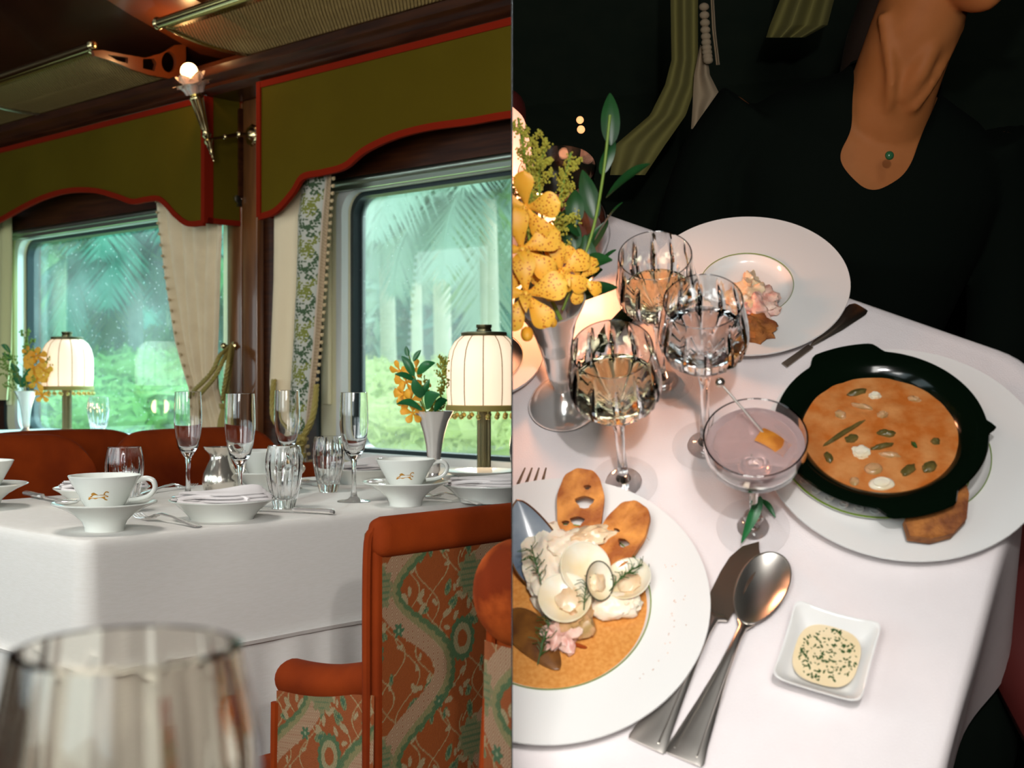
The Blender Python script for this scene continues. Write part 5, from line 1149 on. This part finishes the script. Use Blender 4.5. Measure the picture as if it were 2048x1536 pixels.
t = thing('cocktail_pick', 'silver cocktail pick resting across the pink coupe', 'cocktail pick', MR); part('rod', tube([pa, pb], .0011, 8), 'steel', t); part('bead', ell(pa.x, pa.y, pa.z, .0045, .0045, .0045, 8), 'steel', t)
a, b, c_ = R(1518, 868, h - .006), R(1575, 905, h - .016), R(1556, 915, h - .02)
solo('citrus_peel', surf(lambda s_, q_: a.lerp(b, s_) + (R(1530, 888, h - .01) - R(1545, 868, h - .01)) * (q_ - .5) * 1.25 + Vector((0, 0, .003 * math.sin(PI * s_) + .0015 * math.sin(PI * q_))), 12, 6), 'peel', 'folded strip of orange peel on the pick in the pink coupe', 'peel', MR)
g = leafg(R(1520, 992, .040), R(1483, 1086, .012), .0062, (.002, 0, .004), XR @ XR * Vector((1, 0, 0)), 14)
t = thing('leaf_blade', 'thin green leaf blade trailing over the coupe foot', 'leaf', MR); part('blade', join(g, ([(x, y, z - .0004) for x, y, z in g[0]], g[1])), 'leaf', t); g = leafg(R(1524, 998, .01), R(1551, 1036, .004), .0035, (0, 0, .003), (1, 0, 0), 10); part('blade', g, 'leaf', t)

# cutlery of the evening table
def Ralong(a, b, h=.0): p, q_ = R(*a, h), R(*b, h); d = q_ - p; return MR @ T(p.x, p.y, h) @ RZ(math.atan2(d.y, d.x)), d.length
M, L_ = Ralong((1292, 1495), (1512, 1088))
t = thing('table_knife', 'steel knife with a flared handle beside the stew plate', 'knife', M)
hd = [(0, .0165, .0016, .003), (.004, .0175, .0022, .003), (L_ * .08, .0150, .0020, .004), (L_ * .25, .0100, .0022, .006), (L_ * .42, .0060, .003, .008), (L_ * .52, .0048, .0035, .008), (L_ * .585, .0050, .0035, .007), (L_ * .60, .0125, .003, .006), (L_ * .615, .013, .0016, .005)]
part('handle', cutlery_prof(hd, 14), 'steel', t); k_ = L_
part('blade', prism([(k_ * .61, -.0125), (k_ * .61, .0125), (k_ * .70, .0145), (k_ * .80, .0155), (k_ * .88, .0145), (k_ * .95, .009), (k_ * 1.0, -.003), (k_ * .965, -.0065), (k_ * .935, -.0115), (k_ * .85, -.014), (k_ * .72, -.0135)], .0045, .0060), 'steel_dark', t, smooth=False)
part('handle_ridge', tube([(.006, -.009, .0052), (L_ * .3, -.004, .0085), (L_ * .5, -.002, .011)], .0008, 5), 'steel', t)
M, L_ = Ralong((1366, 1522), (1553, 1122))
t = thing('table_spoon', 'shiny steel tablespoon between the knife and the sauce dish', 'spoon', M)
part('handle', cutlery_prof([(0, .0165, .0016, .003), (.004, .0178, .0022, .003), (L_ * .08, .0150, .0020, .004), (L_ * .25, .0098, .0022, .006), (L_ * .42, .0055, .003, .009), (L_ * .54, .0040, .0034, .011), (L_ * .61, .0040, .003, .010), (L_ * .65, .009, .002, .007)], 14), 'steel', t)
bc = L_ * .82
def sb(a, b, e=0): x = b * math.cos(2 * PI * a); y = b * math.sin(2 * PI * a); return (bc + x * L_ * .185, y * .0225 * (1 + .12 * x), .011 - .009 * (1 - b * b) - e)
part('bowl', join(surf(lambda a, b: sb(a, b), 48, 12, cu=True), surf(lambda a, b: sb(a, b, .0012), 48, 12, cu=True)), 'steel', t); part('bowl_rim', tube([sb(a / 48, 1, .0006) for a in range(49)], .0009, 6, cap=False), 'steel', t)
for a, b in (((.006, -.010, .0050), (L_ * .5, -.0022, .0125)), ((.006, .010, .0050), (L_ * .5, .0022, .0125))): part('handle_ridge', tube([a, b], .0007, 5), 'steel', t)
M, L_ = Ralong((1722, 618), (1622, 696)); t = thing('table_knife', 'dark reflecting knife sticking out from under the far plate', 'knife', M)
part('handle', cutlery_prof([(0, .009, .001, .003), (.006, .0115, .0018, .004), (L_ * .5, .0085, .002, .004), (L_ * .9, .003, .002, .004), (L_ * 1.0, .001, .001, .004)], 10), 'steel_dark', t); part('blade', prism([(L_, -.004), (L_ + .04, -.006), (L_ + .04, .002), (L_, .003)], .002, .003), 'steel_dark', t)
M, L_ = Ralong((1182, 712), (1262, 628)); t = thing('table_knife', 'black looking knife behind the goblets by the flower vase', 'knife', M)
part('handle', cutlery_prof([(-.06, .0075, .002, .004), (0, .009, .003, .005), (L_ * .5, .0105, .003, .005), (L_ * .98, .011, .003, .005)], 10), 'iron_enamel', t); part('blade', rbox(L_ * .98, L_ + .028, -.014, .014, .002, .007, .001), 'iron_enamel', t)
t = thing('fork', 'fork with only its tine tips showing above the stew plate', 'fork', MR)
for k in range(4): a, b = R(1036 + 16 * k, 968, .006), R(1050 + 14 * k, 936, .005); part('tine', tube([a, b], [.0016, .0008], 6), 'steel_dark', t)
part('handle', tube([R(1045, 975, .004), R(1010, 1010, .004)], .006, 8, flat=.3), 'steel_dark', t)

# sauce dish
cs = [R(1598, 1199, .030), R(1757, 1242, .030), R(1722, 1398, .030), R(1545, 1345, .030)]; cc_ = sum(cs, Vector()) / 4
t = thing('sauce_dish', 'small square white dish with upturned corners full of herb sauce', 'dish', MR @ T(cc_.x, cc_.y, 0)); ex = ((cs[1] - cs[0]) + (cs[2] - cs[3])) / 4; ey = ((cs[0] - cs[3]) + (cs[1] - cs[2])) / 4
def sq(a, k_, z, lift=0):
    c0, s0 = math.cos(a), math.sin(a); e = 2 / 9.0; x = abs(c0) ** e * (1 if c0 > 0 else -1); y = abs(s0) ** e * (1 if s0 > 0 else -1); cor_ = (abs(x * y)) ** 3
    k2 = k_ * 1.09 * (1 - .05 * (1 - cor_)); q_ = ex * x * k2 + ey * y * k2; return (q_.x, q_.y, z - lift * (1 - cor_))
lv = [(.0, .001, 0), (.50, 0, 0), (.56, .003, 0), (.86, .018, .003), (.98, .028, .006), (1.0, .0295, .007), (.97, .0295, .007), (.93, .027, .006), (.80, .018, .003), (.60, .008, 0), (.5, .006, 0), (0, .006, 0)]
g = surf(lambda a, b: sq(2 * PI * a, *lv[int(round(b * (len(lv) - 1)))]), 96, len(lv), cu=True); part('dish_body', g, 'china', t, ang=50)
so = solo('herb_sauce', surf(lambda a, b: tuple((ex * (b * .76 * abs(math.cos(2 * PI * a)) ** .7 * (1 if math.cos(2 * PI * a) > 0 else -1)) + ey * (b * .76 * abs(math.sin(2 * PI * a)) ** .7 * (1 if math.sin(2 * PI * a) > 0 else -1)))[:2]) + (.0168 + .0005 * math.sin(b * 9 + 6 * a),), 64, 10, cu=True), 'sauce', 'creamy sauce flecked with herbs in the small square dish', 'sauce', MR @ T(cc_.x, cc_.y, 0))
rnd = random.Random(11); gs = []
for k in range(190):
    a = rnd.random() * 2 * PI; b = .66 * rnd.random() ** .5; q_ = ex * (b * 1.05 * math.cos(a)) + ey * (b * 1.05 * math.sin(a)); x, y = q_.x, q_.y; s_ = rnd.uniform(.0005, .0014); gs.append(xf(ell(0, 0, 0, s_ * 1.5, s_ * .7, .0005, 4, .5, k), T(x, y, .0173) @ RZ(rnd.random() * PI)))
hb = part('herb_flecks', join(*gs), 'herb', so); hb['kind'] = 'stuff'

# vase, orchids, leaves
vb = R(1128, 812, 0); hm = Rz(vb.x, vb.y, 600); s_ = hm / .153
t = thing('trumpet_vase', 'silver trumpet vase with a domed foot holding the orange orchids', 'vase', Rm(vb.x, vb.y) )
vp = [(0, .002), (.036, 0), (.038, .003), (.036, .008), (.030, .016), (.020, .024), (.009, .029), (.0085, .034), (.0115, .040), (.013, .055), (.0145, hm * .45), (.018, hm * .65), (.024, hm * .82), (.033, hm * .96), (.035, hm), (.033, hm), (.022, hm * .8), (.015, hm * .5), (0, hm * .3)]
part('vase_body', lathe(vp, 64, lambda a, k, r, z: 1 + (.012 * math.cos(8 * a) if z > .05 else 0)), 'silver', t)
m0 = R(1120, 615, hm)
def Q(u, v, h): return R(u, v, h)
t = thing('orchid_spray', 'spray of big spotted orange orchids at the left of the evening table', 'orchid', MR)
part('stem', tube(smooth_pts([Q(1122, 640, hm), Q(1085, 560, hm + .03), Q(1060, 480, hm + .07), Q(1050, 400, hm + .10)], 24), .002, 6), 'leaf_fine', t)
def spotted(label_seed, u, v, h, sz, rz_, rx_):
    M_l = T(*Q(u, v, h)) @ RZ(rz_) @ RX(rx_); g = blossom(sz, label_seed); P = np.array(g[0]); rn = np.array([[mnoise.noise(Vector((x * 900 + label_seed, y * 900, z * 900))), mnoise.noise(Vector((x * 60, y * 60 + label_seed, z * 60)))] for x, y, z in g[0]])
    part('blossom', g, 'orchid_spotted', t, M_l)
def spotmat():
    m = mat('orchid_spotted', (.92, .42, .03), .5, col2=(.96, .54, .07), nscale=40, sss=.15); nt = m.node_tree; b = nt.nodes['Principled BSDF']; src = b.inputs['Base Color'].links[0].from_socket
    tc = nt.nodes.new('ShaderNodeTexCoord'); vo = _n(nt, 'ShaderNodeTexVoronoi', Scale=340.0); nt.links.new(tc.outputs['Object'], vo.inputs['Vector']); no = _n(nt, 'ShaderNodeTexNoise', Scale=38.0); nt.links.new(tc.outputs['Object'], no.inputs['Vector'])
    s1 = _n(nt, 'ShaderNodeMath', operation='LESS_THAN'); s1.inputs[1].default_value = .31; nt.links.new(vo.outputs['Distance'], s1.inputs[0]); s2 = _n(nt, 'ShaderNodeMath', operation='GREATER_THAN'); s2.inputs[1].default_value = .46; nt.links.new(no.outputs['Fac'], s2.inputs[0])
    mu = _n(nt, 'ShaderNodeMath', operation='MULTIPLY'); nt.links.new(s1.outputs[0], mu.inputs[0]); nt.links.new(s2.outputs[0], mu.inputs[1])
    mx = _n(nt, 'ShaderNodeMix', data_type='RGBA'); nt.links.new(mu.outputs[0], mx.inputs[0]); nt.links.new(src, mx.inputs[6]); mx.inputs[7].default_value = (.60, .15, .015, 1); nt.links.new(mx.outputs[2], b.inputs['Base Color'])
spotmat()
for k, (u, v, h_, sz, rz_, rx_) in enumerate(((1052, 588, hm + .055, .040, .0, -.75), (1044, 500, hm + .075, .040, .2, -.7), (1052, 415, hm + .10, .036, -.3, -.5), (1122, 545, hm + .04, .032, .4, -.6), (1160, 560, hm + .025, .026, .7, -.5), (1098, 520, hm + .045, .028, .1, -.3))):
    spotted(k + 40, u, v, h_, sz, rz_, rx_)
for k, (a, b, w) in enumerate((((1085, 640), (1054, 668), .006), ((1100, 600), (1106, 645), .004))): part('bud', ell(*Q(b[0], b[1], hm + .02), w, w * 1.4, w, 8), 'orchid', t)
def GR(label, pts_, n, seed, br, sp): goldenrod(label, 'goldenrod', [Q(*p) for p in pts_], n, seed, MR, spread=sp, br=br, sz=.00095)
GR('tall yellow goldenrod at the picture middle above the orchids', [(1105, 600, hm), (1075, 470, hm + .06), (1058, 360, hm + .10), (1036, 235, hm + .15)], 60, 21, 16, .040)
GR('right goldenrod sprig leaning over the wine carafe', [(1115, 600, hm), (1108, 480, hm + .05), (1122, 390, hm + .08), (1142, 305, hm + .11)], 50, 22, 13, .030)
GR('short goldenrod sprig between the two taller ones', [(1105, 600, hm), (1085, 440, hm + .07), (1078, 350, hm + .10), (1094, 282, hm + .12)], 50, 23, 12, .026)
def lf(a, b, w, sd, bend=(0, 0, .004)): return (Q(*a), Q(*b), w, bend, sd)
leaf_sprig('dark green leaf sprig leaning right from the silver vase', 'leaves', [Q(1125, 620, hm), Q(1180, 480, hm + .05), Q(1205, 360, hm + .08), Q(1220, 230, hm + .12)], [
    lf((1222, 290, hm + .10), (1220, 186, hm + .13), .010, (1, 0, 0)), lf((1212, 395, hm + .06), (1300, 328, hm + .08), .012, (.3, 1, 0)), lf((1205, 350, hm + .08), (1228, 278, hm + .1), .008, (1, 0, .3)), lf((1190, 480, hm + .04), (1245, 405, hm + .06), .010, (.5, 1, 0)),
    lf((1160, 470, hm + .05), (1105, 420, hm + .06), .010, (0, 1, 0)), lf((1160, 540, hm + .02), (1225, 520, hm + .03), .012, (0, 1, 0)), lf((1175, 560, hm), (1170, 470, hm + .03), .012, (1, 0, 0)), lf((1190, 440, hm + .05), (1165, 340, hm + .08), .010, (1, 0, 0)),
    lf((1150, 600, hm - .01), (1235, 575, hm), .012, (0, 1, 0)), lf((1165, 520, hm), (1215, 440, hm + .03), .013, (1, .4, 0)), lf((1170, 560, hm - .01), (1232, 500, hm), .012, (.6, 1, 0)), lf((1150, 500, hm + .03), (1128, 420, hm + .05), .011, (1, 0, 0)), lf((1160, 590, hm - .02), (1205, 540, hm - .01), .014, (.5, 1, 0)), lf((1150, 450, hm + .05), (1150, 380, hm + .07), .010, (1, 0, 0)), lf((1120, 520, hm + .03), (1068, 440, hm + .05), .012, (.6, .6, 0))], MR, 'leaf_dark')
# big dark goblet / decanter behind the flowers
p = R(1135, 520, 0); t = thing('wine_carafe', 'round glass carafe of red wine dimly seen behind the goldenrod', 'carafe', Rm(p.x, p.y))
part('glass_body', lathe([(0, 0), (.035, 0), (.048, .015), (.054, .04), (.050, .07), (.042, .095), (.040, .12), (.044, .135), (.043, .1355), (.0385, .12), (.0405, .095), (.0485, .07), (.0525, .04), (.046, .016), (.034, .002), (0, .002)], 64), 'glass', t, ang=60)
part('red_wine', lathe([(0, .003), (.033, .003), (.0445, .017), (.051, .04), (.048, .065), (0, .065)], 48), 'rose_wine', t) if 'rose_wine' in MATS or mat('rose_wine', (.07, .02, .012), .15) else None
# lit lamp at the left edge of the evening table
lp = R(985, 470, 0)
lt_ = thing('table_lamp', 'glowing pink shaded lamp just at the middle seam of the picture', 'lamp', Rm(lp.x, lp.y)); 
part('column', tube([(0, 0, 0), (0, 0, .09)], .012, 16), 'bronze', lt_); part('lamp_shade', lathe([(.060, .085), (.061, .12), (.058, .155), (.045, .175), (.03, .18)], 48), 'rose_lamp', lt_)
WLp = Rw(1036, 470, .09)
lamp('warm_lamp_light', 'POINT', 3.4, (1, .40, .20), T(max(.025, WLp.x), WLp.y, WLp.z), .03)
# small glowing reflections hanging in the dark: wall lights far behind
for k, (u, v, s_) in enumerate(((1160, 240, .0075), (1162, 259, .008))):
    z_ = 2.05; solo('candle_bulb', ell(0, 0, 0, s_ * .8, s_ * .8, s_ * .8, 8), 'amber_glow', ('upper' if k == 0 else 'lower') + ' small glowing bulb in the dark above the green leaf', 'bulb', T(*LY(u, v, z_)))
# red chair backs
c_ = LY(1000, 200, 1.95); solo('velvet_chair', xf(rbox(-.2, .0, -.04, .04, -.3, .0, .035, 5), T(*LY(1052, 176, 1.95))), 'night_leather', 'dark red chair back at the middle seam behind the goldenrod', 'chair', Matrix())
t = thing('velvet_chair', 'dark red chair at the right picture edge below the table', 'chair', MR @ T(*R(2040, 1230, -.30))); part('seat', rbox(-.06, .40, -.28, .22, -.06, .04, .05, 5), 'night_leather', t, RZ(.2)); part('backrest', rbox(.33, .42, -.28, .22, .0, .42, .04, 5), 'night_leather', t, RZ(.2))
for x, y in ((0, -.24), (.34, -.24), (0, .18), (.34, .18)): part('leg', tube([(x, y, -.05), (x, y, -.45)], .018, 8), 'mahogany', t, RZ(.2))
# curtains in the dark
def ncurtain(label, rows_, z0, m, amp, folds):
    V = []; nx_, nz_ = 40, 60
    for j in range(nz_):
        v = rows_[0][0] + (rows_[-1][0] - rows_[0][0]) * j / (nz_ - 1); _, a, b = interp(rows_, v)
        for i in range(nx_): u = a + (b - a) * i / (nx_ - 1); V.append(tuple(LY(u, v, z0 + amp * math.sin(i / (nx_ - 1) * 2 * PI * folds))))
    return solo('dark_curtain', (V, [(j * nx_ + i, j * nx_ + i + 1, (j + 1) * nx_ + i + 1, (j + 1) * nx_ + i) for j in range(nz_ - 1) for i in range(nx_ - 1)]), m, label, 'curtain', Matrix())
ncurtain('olive curtain hanging in the dark left of the woman', [(-60, 1340, 1396), (120, 1343, 1396), (170, 1330, 1392), (230, 1300, 1372), (290, 1230, 1330), (350, 1220, 1290)], 2.20, 'night_curtain', .012, 1.5)
ncurtain('pale braided curtain edge beside the olive curtain', [(90, 1400, 1412), (150, 1388, 1420), (190, 1386, 1440), (215, 1385, 1422), (258, 1382, 1412)], 2.17, 'night_braid', .008, 1)
ncurtain('thin pale curtain edge right of the bobbles', [(-60, 1418, 1425), (60, 1424, 1432), (130, 1432, 1440)], 2.17, 'night_braid', .004, 1)
ncurtain('olive curtain at the top behind the woman shoulder', [(-60, 1565, 1672), (0, 1560, 1668), (50, 1540, 1655), (75, 1532, 1610)], 2.30, 'night_curtain', .02, 2)
for k in range(10): solo('curtain_bobble', ell(0, 0, 0, .0085, .0085, .0068, 8), 'night_braid', 'curtain edge bobble %s' % ('highest of the hanging row in the dark' if k == 0 else 'in the hanging row left of the woman'), 'bobble', T(*LY(1408 + k * .9, 14 + 11.8 * k * (1.45 - .05 * k), 2.15)), 'bobbles on the dark curtain')
# ================================================================ WOMAN
mat('skin_deep', (.44, .19, .085), .55)
U_ = Vector((.13, -.40, .90)).normalized(); Rr = Vector((1, 0, 0)); Rr = (Rr - U_ * Rr.dot(U_)).normalized(); Fw = Rr.cross(U_)   # U_ up, Rr screen right, Fw away from the camera
if Fw.y < 0: Fw = -Fw
PO = LY(1800, 232, 1.62)                                 # pit of the neck
MP = Matrix(((Rr.x, Fw.x, U_.x, PO.x), (Rr.y, Fw.y, U_.y, PO.y), (Rr.z, Fw.z, U_.z, PO.z), (0, 0, 0, 1)))
# local: x screen right, y away from camera (back), z up; pit of the neck at the origin
def ring(cx, cy_, z, rx, ry, n=32, p=2.2): return [(cx + rx * abs(math.cos(a)) ** (2 / p) * (1 if math.cos(a) >= 0 else -1), cy_ + ry * abs(math.sin(a)) ** (2 / p) * (1 if math.sin(a) >= 0 else -1), z) for a in [2 * PI * k / n for k in range(n)]]
def loft(rs):
    V = [p for r in rs for p in r]; n = len(rs[0]); m = len(rs); Fc = [(j * n + k, j * n + (k + 1) % n, (j + 1) * n + (k + 1) % n, (j + 1) * n + k) for j in range(m - 1) for k in range(n)]
    return V, Fc + [tuple(range(n))[::-1], tuple((m - 1) * n + k for k in range(n))]
def torso(e=0): return loft([ring(0, .09, -.62, .17 + e, .12 + e), ring(0, .09, -.52, .175 + e, .12 + e), ring(0, .09, -.40, .135 + e, .10 + e), ring(0, .085, -.28, .145 + e, .105 + e), ring(0, .08, -.18, .160 + e, .112 + e), ring(0, .085, -.10, .172 + e, .095 + e), ring(0, .095, -.045, .165 + e, .078 + e), ring(0, .098, -.012, .125 + e, .060 + e), ring(0, .092, .012, .075 + e, .052 + e), ring(0, .085, .028, .045 + e, .042 + e)])
def limb(pts_, rs, n=16): return tube(smooth_pts(pts_, 24), [float(np.interp(k / 23, np.linspace(0, 1, len(rs)), rs)) for k in range(24)], n)
armL = [(-.155, .10, -.035), (-.20, .09, -.14), (-.215, .03, -.30), (-.13, -.07, -.40), (-.02, -.10, -.44)]
armR = [(.155, .10, -.035), (.205, .09, -.14), (.225, .03, -.30), (.15, -.07, -.40), (.07, -.11, -.44)]
aR = [.048, .046, .039, .034, .024]
NKT = .15
neck = loft([ring(0, .075, -.05, .060, .055), ring(.0, .068, -.02, .058, .055), ring(.002, .062, .02, .0545, .053), ring(.005, .058, .06, .0535, .052), ring(.010, .058, .10, .0535, .056), ring(.016, .06, NKT, .052, .058)])
hc = Vector((.038, .015, .250))
def head():
    V, Fc = ell(0, 0, 0, 1, 1, 1, 20); out = []
    for x, y, z in V:
        X, Y, Z = x * .074, y * .095, z * .115
        if z < 0: X *= 1 - .42 * (-z) ** 1.6; Y = Y * (1 - .18 * (-z)) - .020 * (-z)
        if y < 0:
            Y -= .018 * math.exp(-((x / .16) ** 2 + ((z + .12) / .18) ** 2)); Y -= .010 * math.exp(-((x / .35) ** 2 + ((z + .52) / .10) ** 2)); Y -= .012 * math.exp(-((x / .30) ** 2 + ((z + .88) / .14) ** 2)); Y += .010 * math.exp(-(((abs(x) - .38) / .18) ** 2 + ((z - .05) / .12) ** 2))
        out.append((X, Y, Z))
    return xf((out, Fc), T(*hc) @ RZ(.35) @ RX(.05))
tend = [limb([(-.012, .012, .004), (-.022, .008, .05), (-.040, .035, .115)], [.0065, .0075, .010], 8), limb([(.016, .010, .006), (.034, .012, .05), (.058, .045, .115)], [.0065, .0075, .010], 8), limb([(.004, .016, .02), (.012, .006, .055), (.022, .012, .09)], [.012, .013, .012], 10)]
hands = []
for cx, cy_, cz_, ax in ((.0, -.105, -.443, 1), (.055, -.115, -.443, -1)):
    base = Vector((cx, cy_, cz_)); hands.append(ell(base.x + .02 * ax, base.y - .02, base.z, .040, .030, .013, 10))
    for k in range(4):
        d = Vector((.75 * ax + .1 * k * ax, -.45 - .10 * k, -.05)).normalized(); o = base + Vector((.045 * ax, -.012 - .013 * k, .0)); l = (.058, .064, .060, .046)[k]; hands.append(limb([o - d * .02, o + d * l * .5, o + d * l * .8 + Vector((0, 0, -.008)), o + d * l + Vector((0, 0, -.018))], [.0085, .008, .0075, .006], 8))
    o = base + Vector((.0, -.03, .004)); hands.append(limb([o, o + Vector((.012 * ax, -.028, .006)), o + Vector((.030 * ax, -.046, .0))], [.010, .009, .007], 8))
ears = [xf(ell(0, 0, 0, .007, .016, .026, 8), T(*(hc + Vector((s_ * .074, .022 + .026 * s_, -.008))))) for s_ in (-1, 1)]
thighs = [limb([(s_ * .09, .07, -.58), (s_ * .10, -.08, -.60), (s_ * .10, -.36, -.60), (s_ * .10, -.40, -.66), (s_ * .10, -.38, -1.02)], [.085, .080, .060, .055, .035], 14) for s_ in (-1, 1)] + [limb([(s_ * .10, -.36, -1.04), (s_ * .10, -.44, -1.06), (s_ * .10, -.54, -1.06)], [.034, .032, .022], 10) for s_ in (-1, 1)]
def remesh(geos, vox, name, m, parent, smooth_it=6, cut=None, M=None, thick=0):
    me = mesh(join(*geos), m); o = bpy.data.objects.new('tmp', me); COL.objects.link(o)
    r = o.modifiers.new('r', 'REMESH'); r.mode = 'VOXEL'; r.voxel_size = vox; r.use_smooth_shade = True
    s_ = o.modifiers.new('s', 'SMOOTH'); s_.iterations = smooth_it; s_.factor = .5
    dg = bpy.context.evaluated_depsgraph_get(); nm = bpy.data.meshes.new_from_object(o.evaluated_get(dg)); bpy.data.objects.remove(o)
    if cut:
        bm = bmesh.new(); bm.from_mesh(nm); bmesh.ops.delete(bm, geom=[v for v in bm.verts if cut(v.co)], context='VERTS'); bm.to_mesh(nm); bm.free()
    if cut:
        bm = bmesh.new(); bm.from_mesh(nm)
        for _ in range(14):
            bd = {v: [e.other_vert(v) for e in v.link_edges if e.is_boundary] for v in bm.verts if v.is_boundary}; new = {v: (v.co + sum((w.co for w in ws), Vector()) / len(ws)) / 2 for v, ws in bd.items() if ws}
            for v, c in new.items(): v.co = c
        bm.to_mesh(nm); bm.free()
    nm.materials.clear(); nm.materials.append(MATS[m]); nm.polygons.foreach_set('use_smooth', [True] * len(nm.polygons))
    return link(name, nm, M, parent)
def vneck(c):
    if c.y > .10 or c.z < -.13: return c.y < .2 and c.z > .004 and abs(c.x) < .060 and c.y > .1 and False
    zt = c.z
    xl = float(np.interp(zt, [-.095, -.082, -.060, -.030, .0, .06], [-.018, -.040, -.062, -.046, -.052, -.055])); xr = float(np.interp(zt, [-.095, -.070, -.055, -.02, .06], [-.018, .018, .026, .036, .060]))
    return zt > -.095 and xl < c.x < xr
wm = thing('person', 'woman in a black open necked dress seated across the table, head mostly out of view', 'person', MP)
b_ = remesh([torso(0), limb(armL, aR), limb(armR, aR), neck, head()] + tend + hands + ears + thighs, .0045, 'body', 'skin', wm, 4)
b_.name = 'body'
dress_arms = [limb(armL[:4] + [(-.05, -.095, -.435)], [.058, .056, .048, .042, .032]), limb(armR[:4] + [(.10, -.105, -.435)], [.058, .056, .048, .042, .032])]
skirt = [limb([(s_ * .09, .07, -.58), (s_ * .10, -.08, -.60), (s_ * .10, -.36, -.60), (s_ * .10, -.405, -.66), (s_ * .10, -.39, -.86)], [.105, .10, .085, .08, .075], 14) for s_ in (-1, 1)]
remesh([torso(.012), loft([ring(0, .075, -.05, .070, .066), ring(0, .07, .01, .062, .066), ring(.004, .07, .045, .060, .064)])] + dress_arms + skirt, .006, 'black_dress', 'black_dress', wm, 4, vneck)
hair = remesh([xf(ell(0, 0, 0, .084, .105, .118, 16), T(*(hc + Vector((-.01, .035, .02))))), limb([tuple(hc + Vector((-.02, .10, -.02))), (0, .16, .06), (0, .17, -.06)], [.05, .045, .03])], .008, 'hair', 'hair', wm, 4)
part('pendant', ell(0, 0, 0, .0055, .004, .0055, 8), 'green_stone', wm, MP.inverted() @ T(*LY(1779, 311, 1.575)), label='small green stone pendant')
for s_ in (-1, 1):
    part('eye', ell(*(hc + Vector((s_ * .030 + .03, -.078, .004))), .011, .006, .006, 8), 'porcelain', wm)
part('lips', ell(*(hc + Vector((.036, -.088, -.062))), .022, .008, .007, 8), 'lips', wm)
# ================================================================ DIVIDER added to block light between the two rooms, seen edge-on, then trim both rooms to it
CUR[0] = 'D'
y0 = 1.0; up = .305; dn_ = .320
poly = [(-2.2, -3), (4.6, -3), (4.6, 3.4), (-2.2, 3.4)]; notch = [(y0, CZ + y0 * up), (y0, CZ - y0 * dn_), (.05, CZ - .05 * dn_ - .02), (-.12, CZ - .10), (-.12, CZ + .10), (.05, CZ + .05 * up + .02)]
g = prism(poly, -.0004, .0004, [notch])
struct('light_divider', ([(z, x, y) for x, y, z in g[0]], g[1]), 'divider', None, smooth=False, label='added thin black partition blocking light between the day car and the evening table')
bpy.context.view_layer.update()
for o in list(COL.objects):
    if o.type != 'MESH': continue
    sd = SIDE.get(o.name)
    if sd not in ('L', 'R'): continue
    M = o.matrix_world; xs = [(M @ Vector(c)).x for c in o.bound_box]; e = .0006
    if sd == 'L' and max(xs) < -e or sd == 'R' and min(xs) > e: continue
    if sd == 'L' and min(xs) > -e or sd == 'R' and max(xs) < e:
        bpy.data.objects.remove(o); continue
    me = o.data.copy() if o.data.users > 1 else o.data; o.data = me
    Mi = M.inverted(); co = Mi @ Vector((-e if sd == 'L' else e, 0, 0)); no = (M.to_3x3().transposed() @ Vector((1 if sd == 'L' else -1, 0, 0))).normalized()
    bm = bmesh.new(); bm.from_mesh(me); bmesh.ops.bisect_plane(bm, geom=list(bm.verts) + list(bm.edges) + list(bm.faces), plane_co=co, plane_no=no, clear_outer=True, dist=1e-6); n_ = len(bm.verts); bm.to_mesh(me); bm.free()
    if not n_: bpy.data.objects.remove(o)
# an Empty left without parts is dropped
for o in list(COL.objects):
    if o.type == 'EMPTY' and not o.children: bpy.data.objects.remove(o)
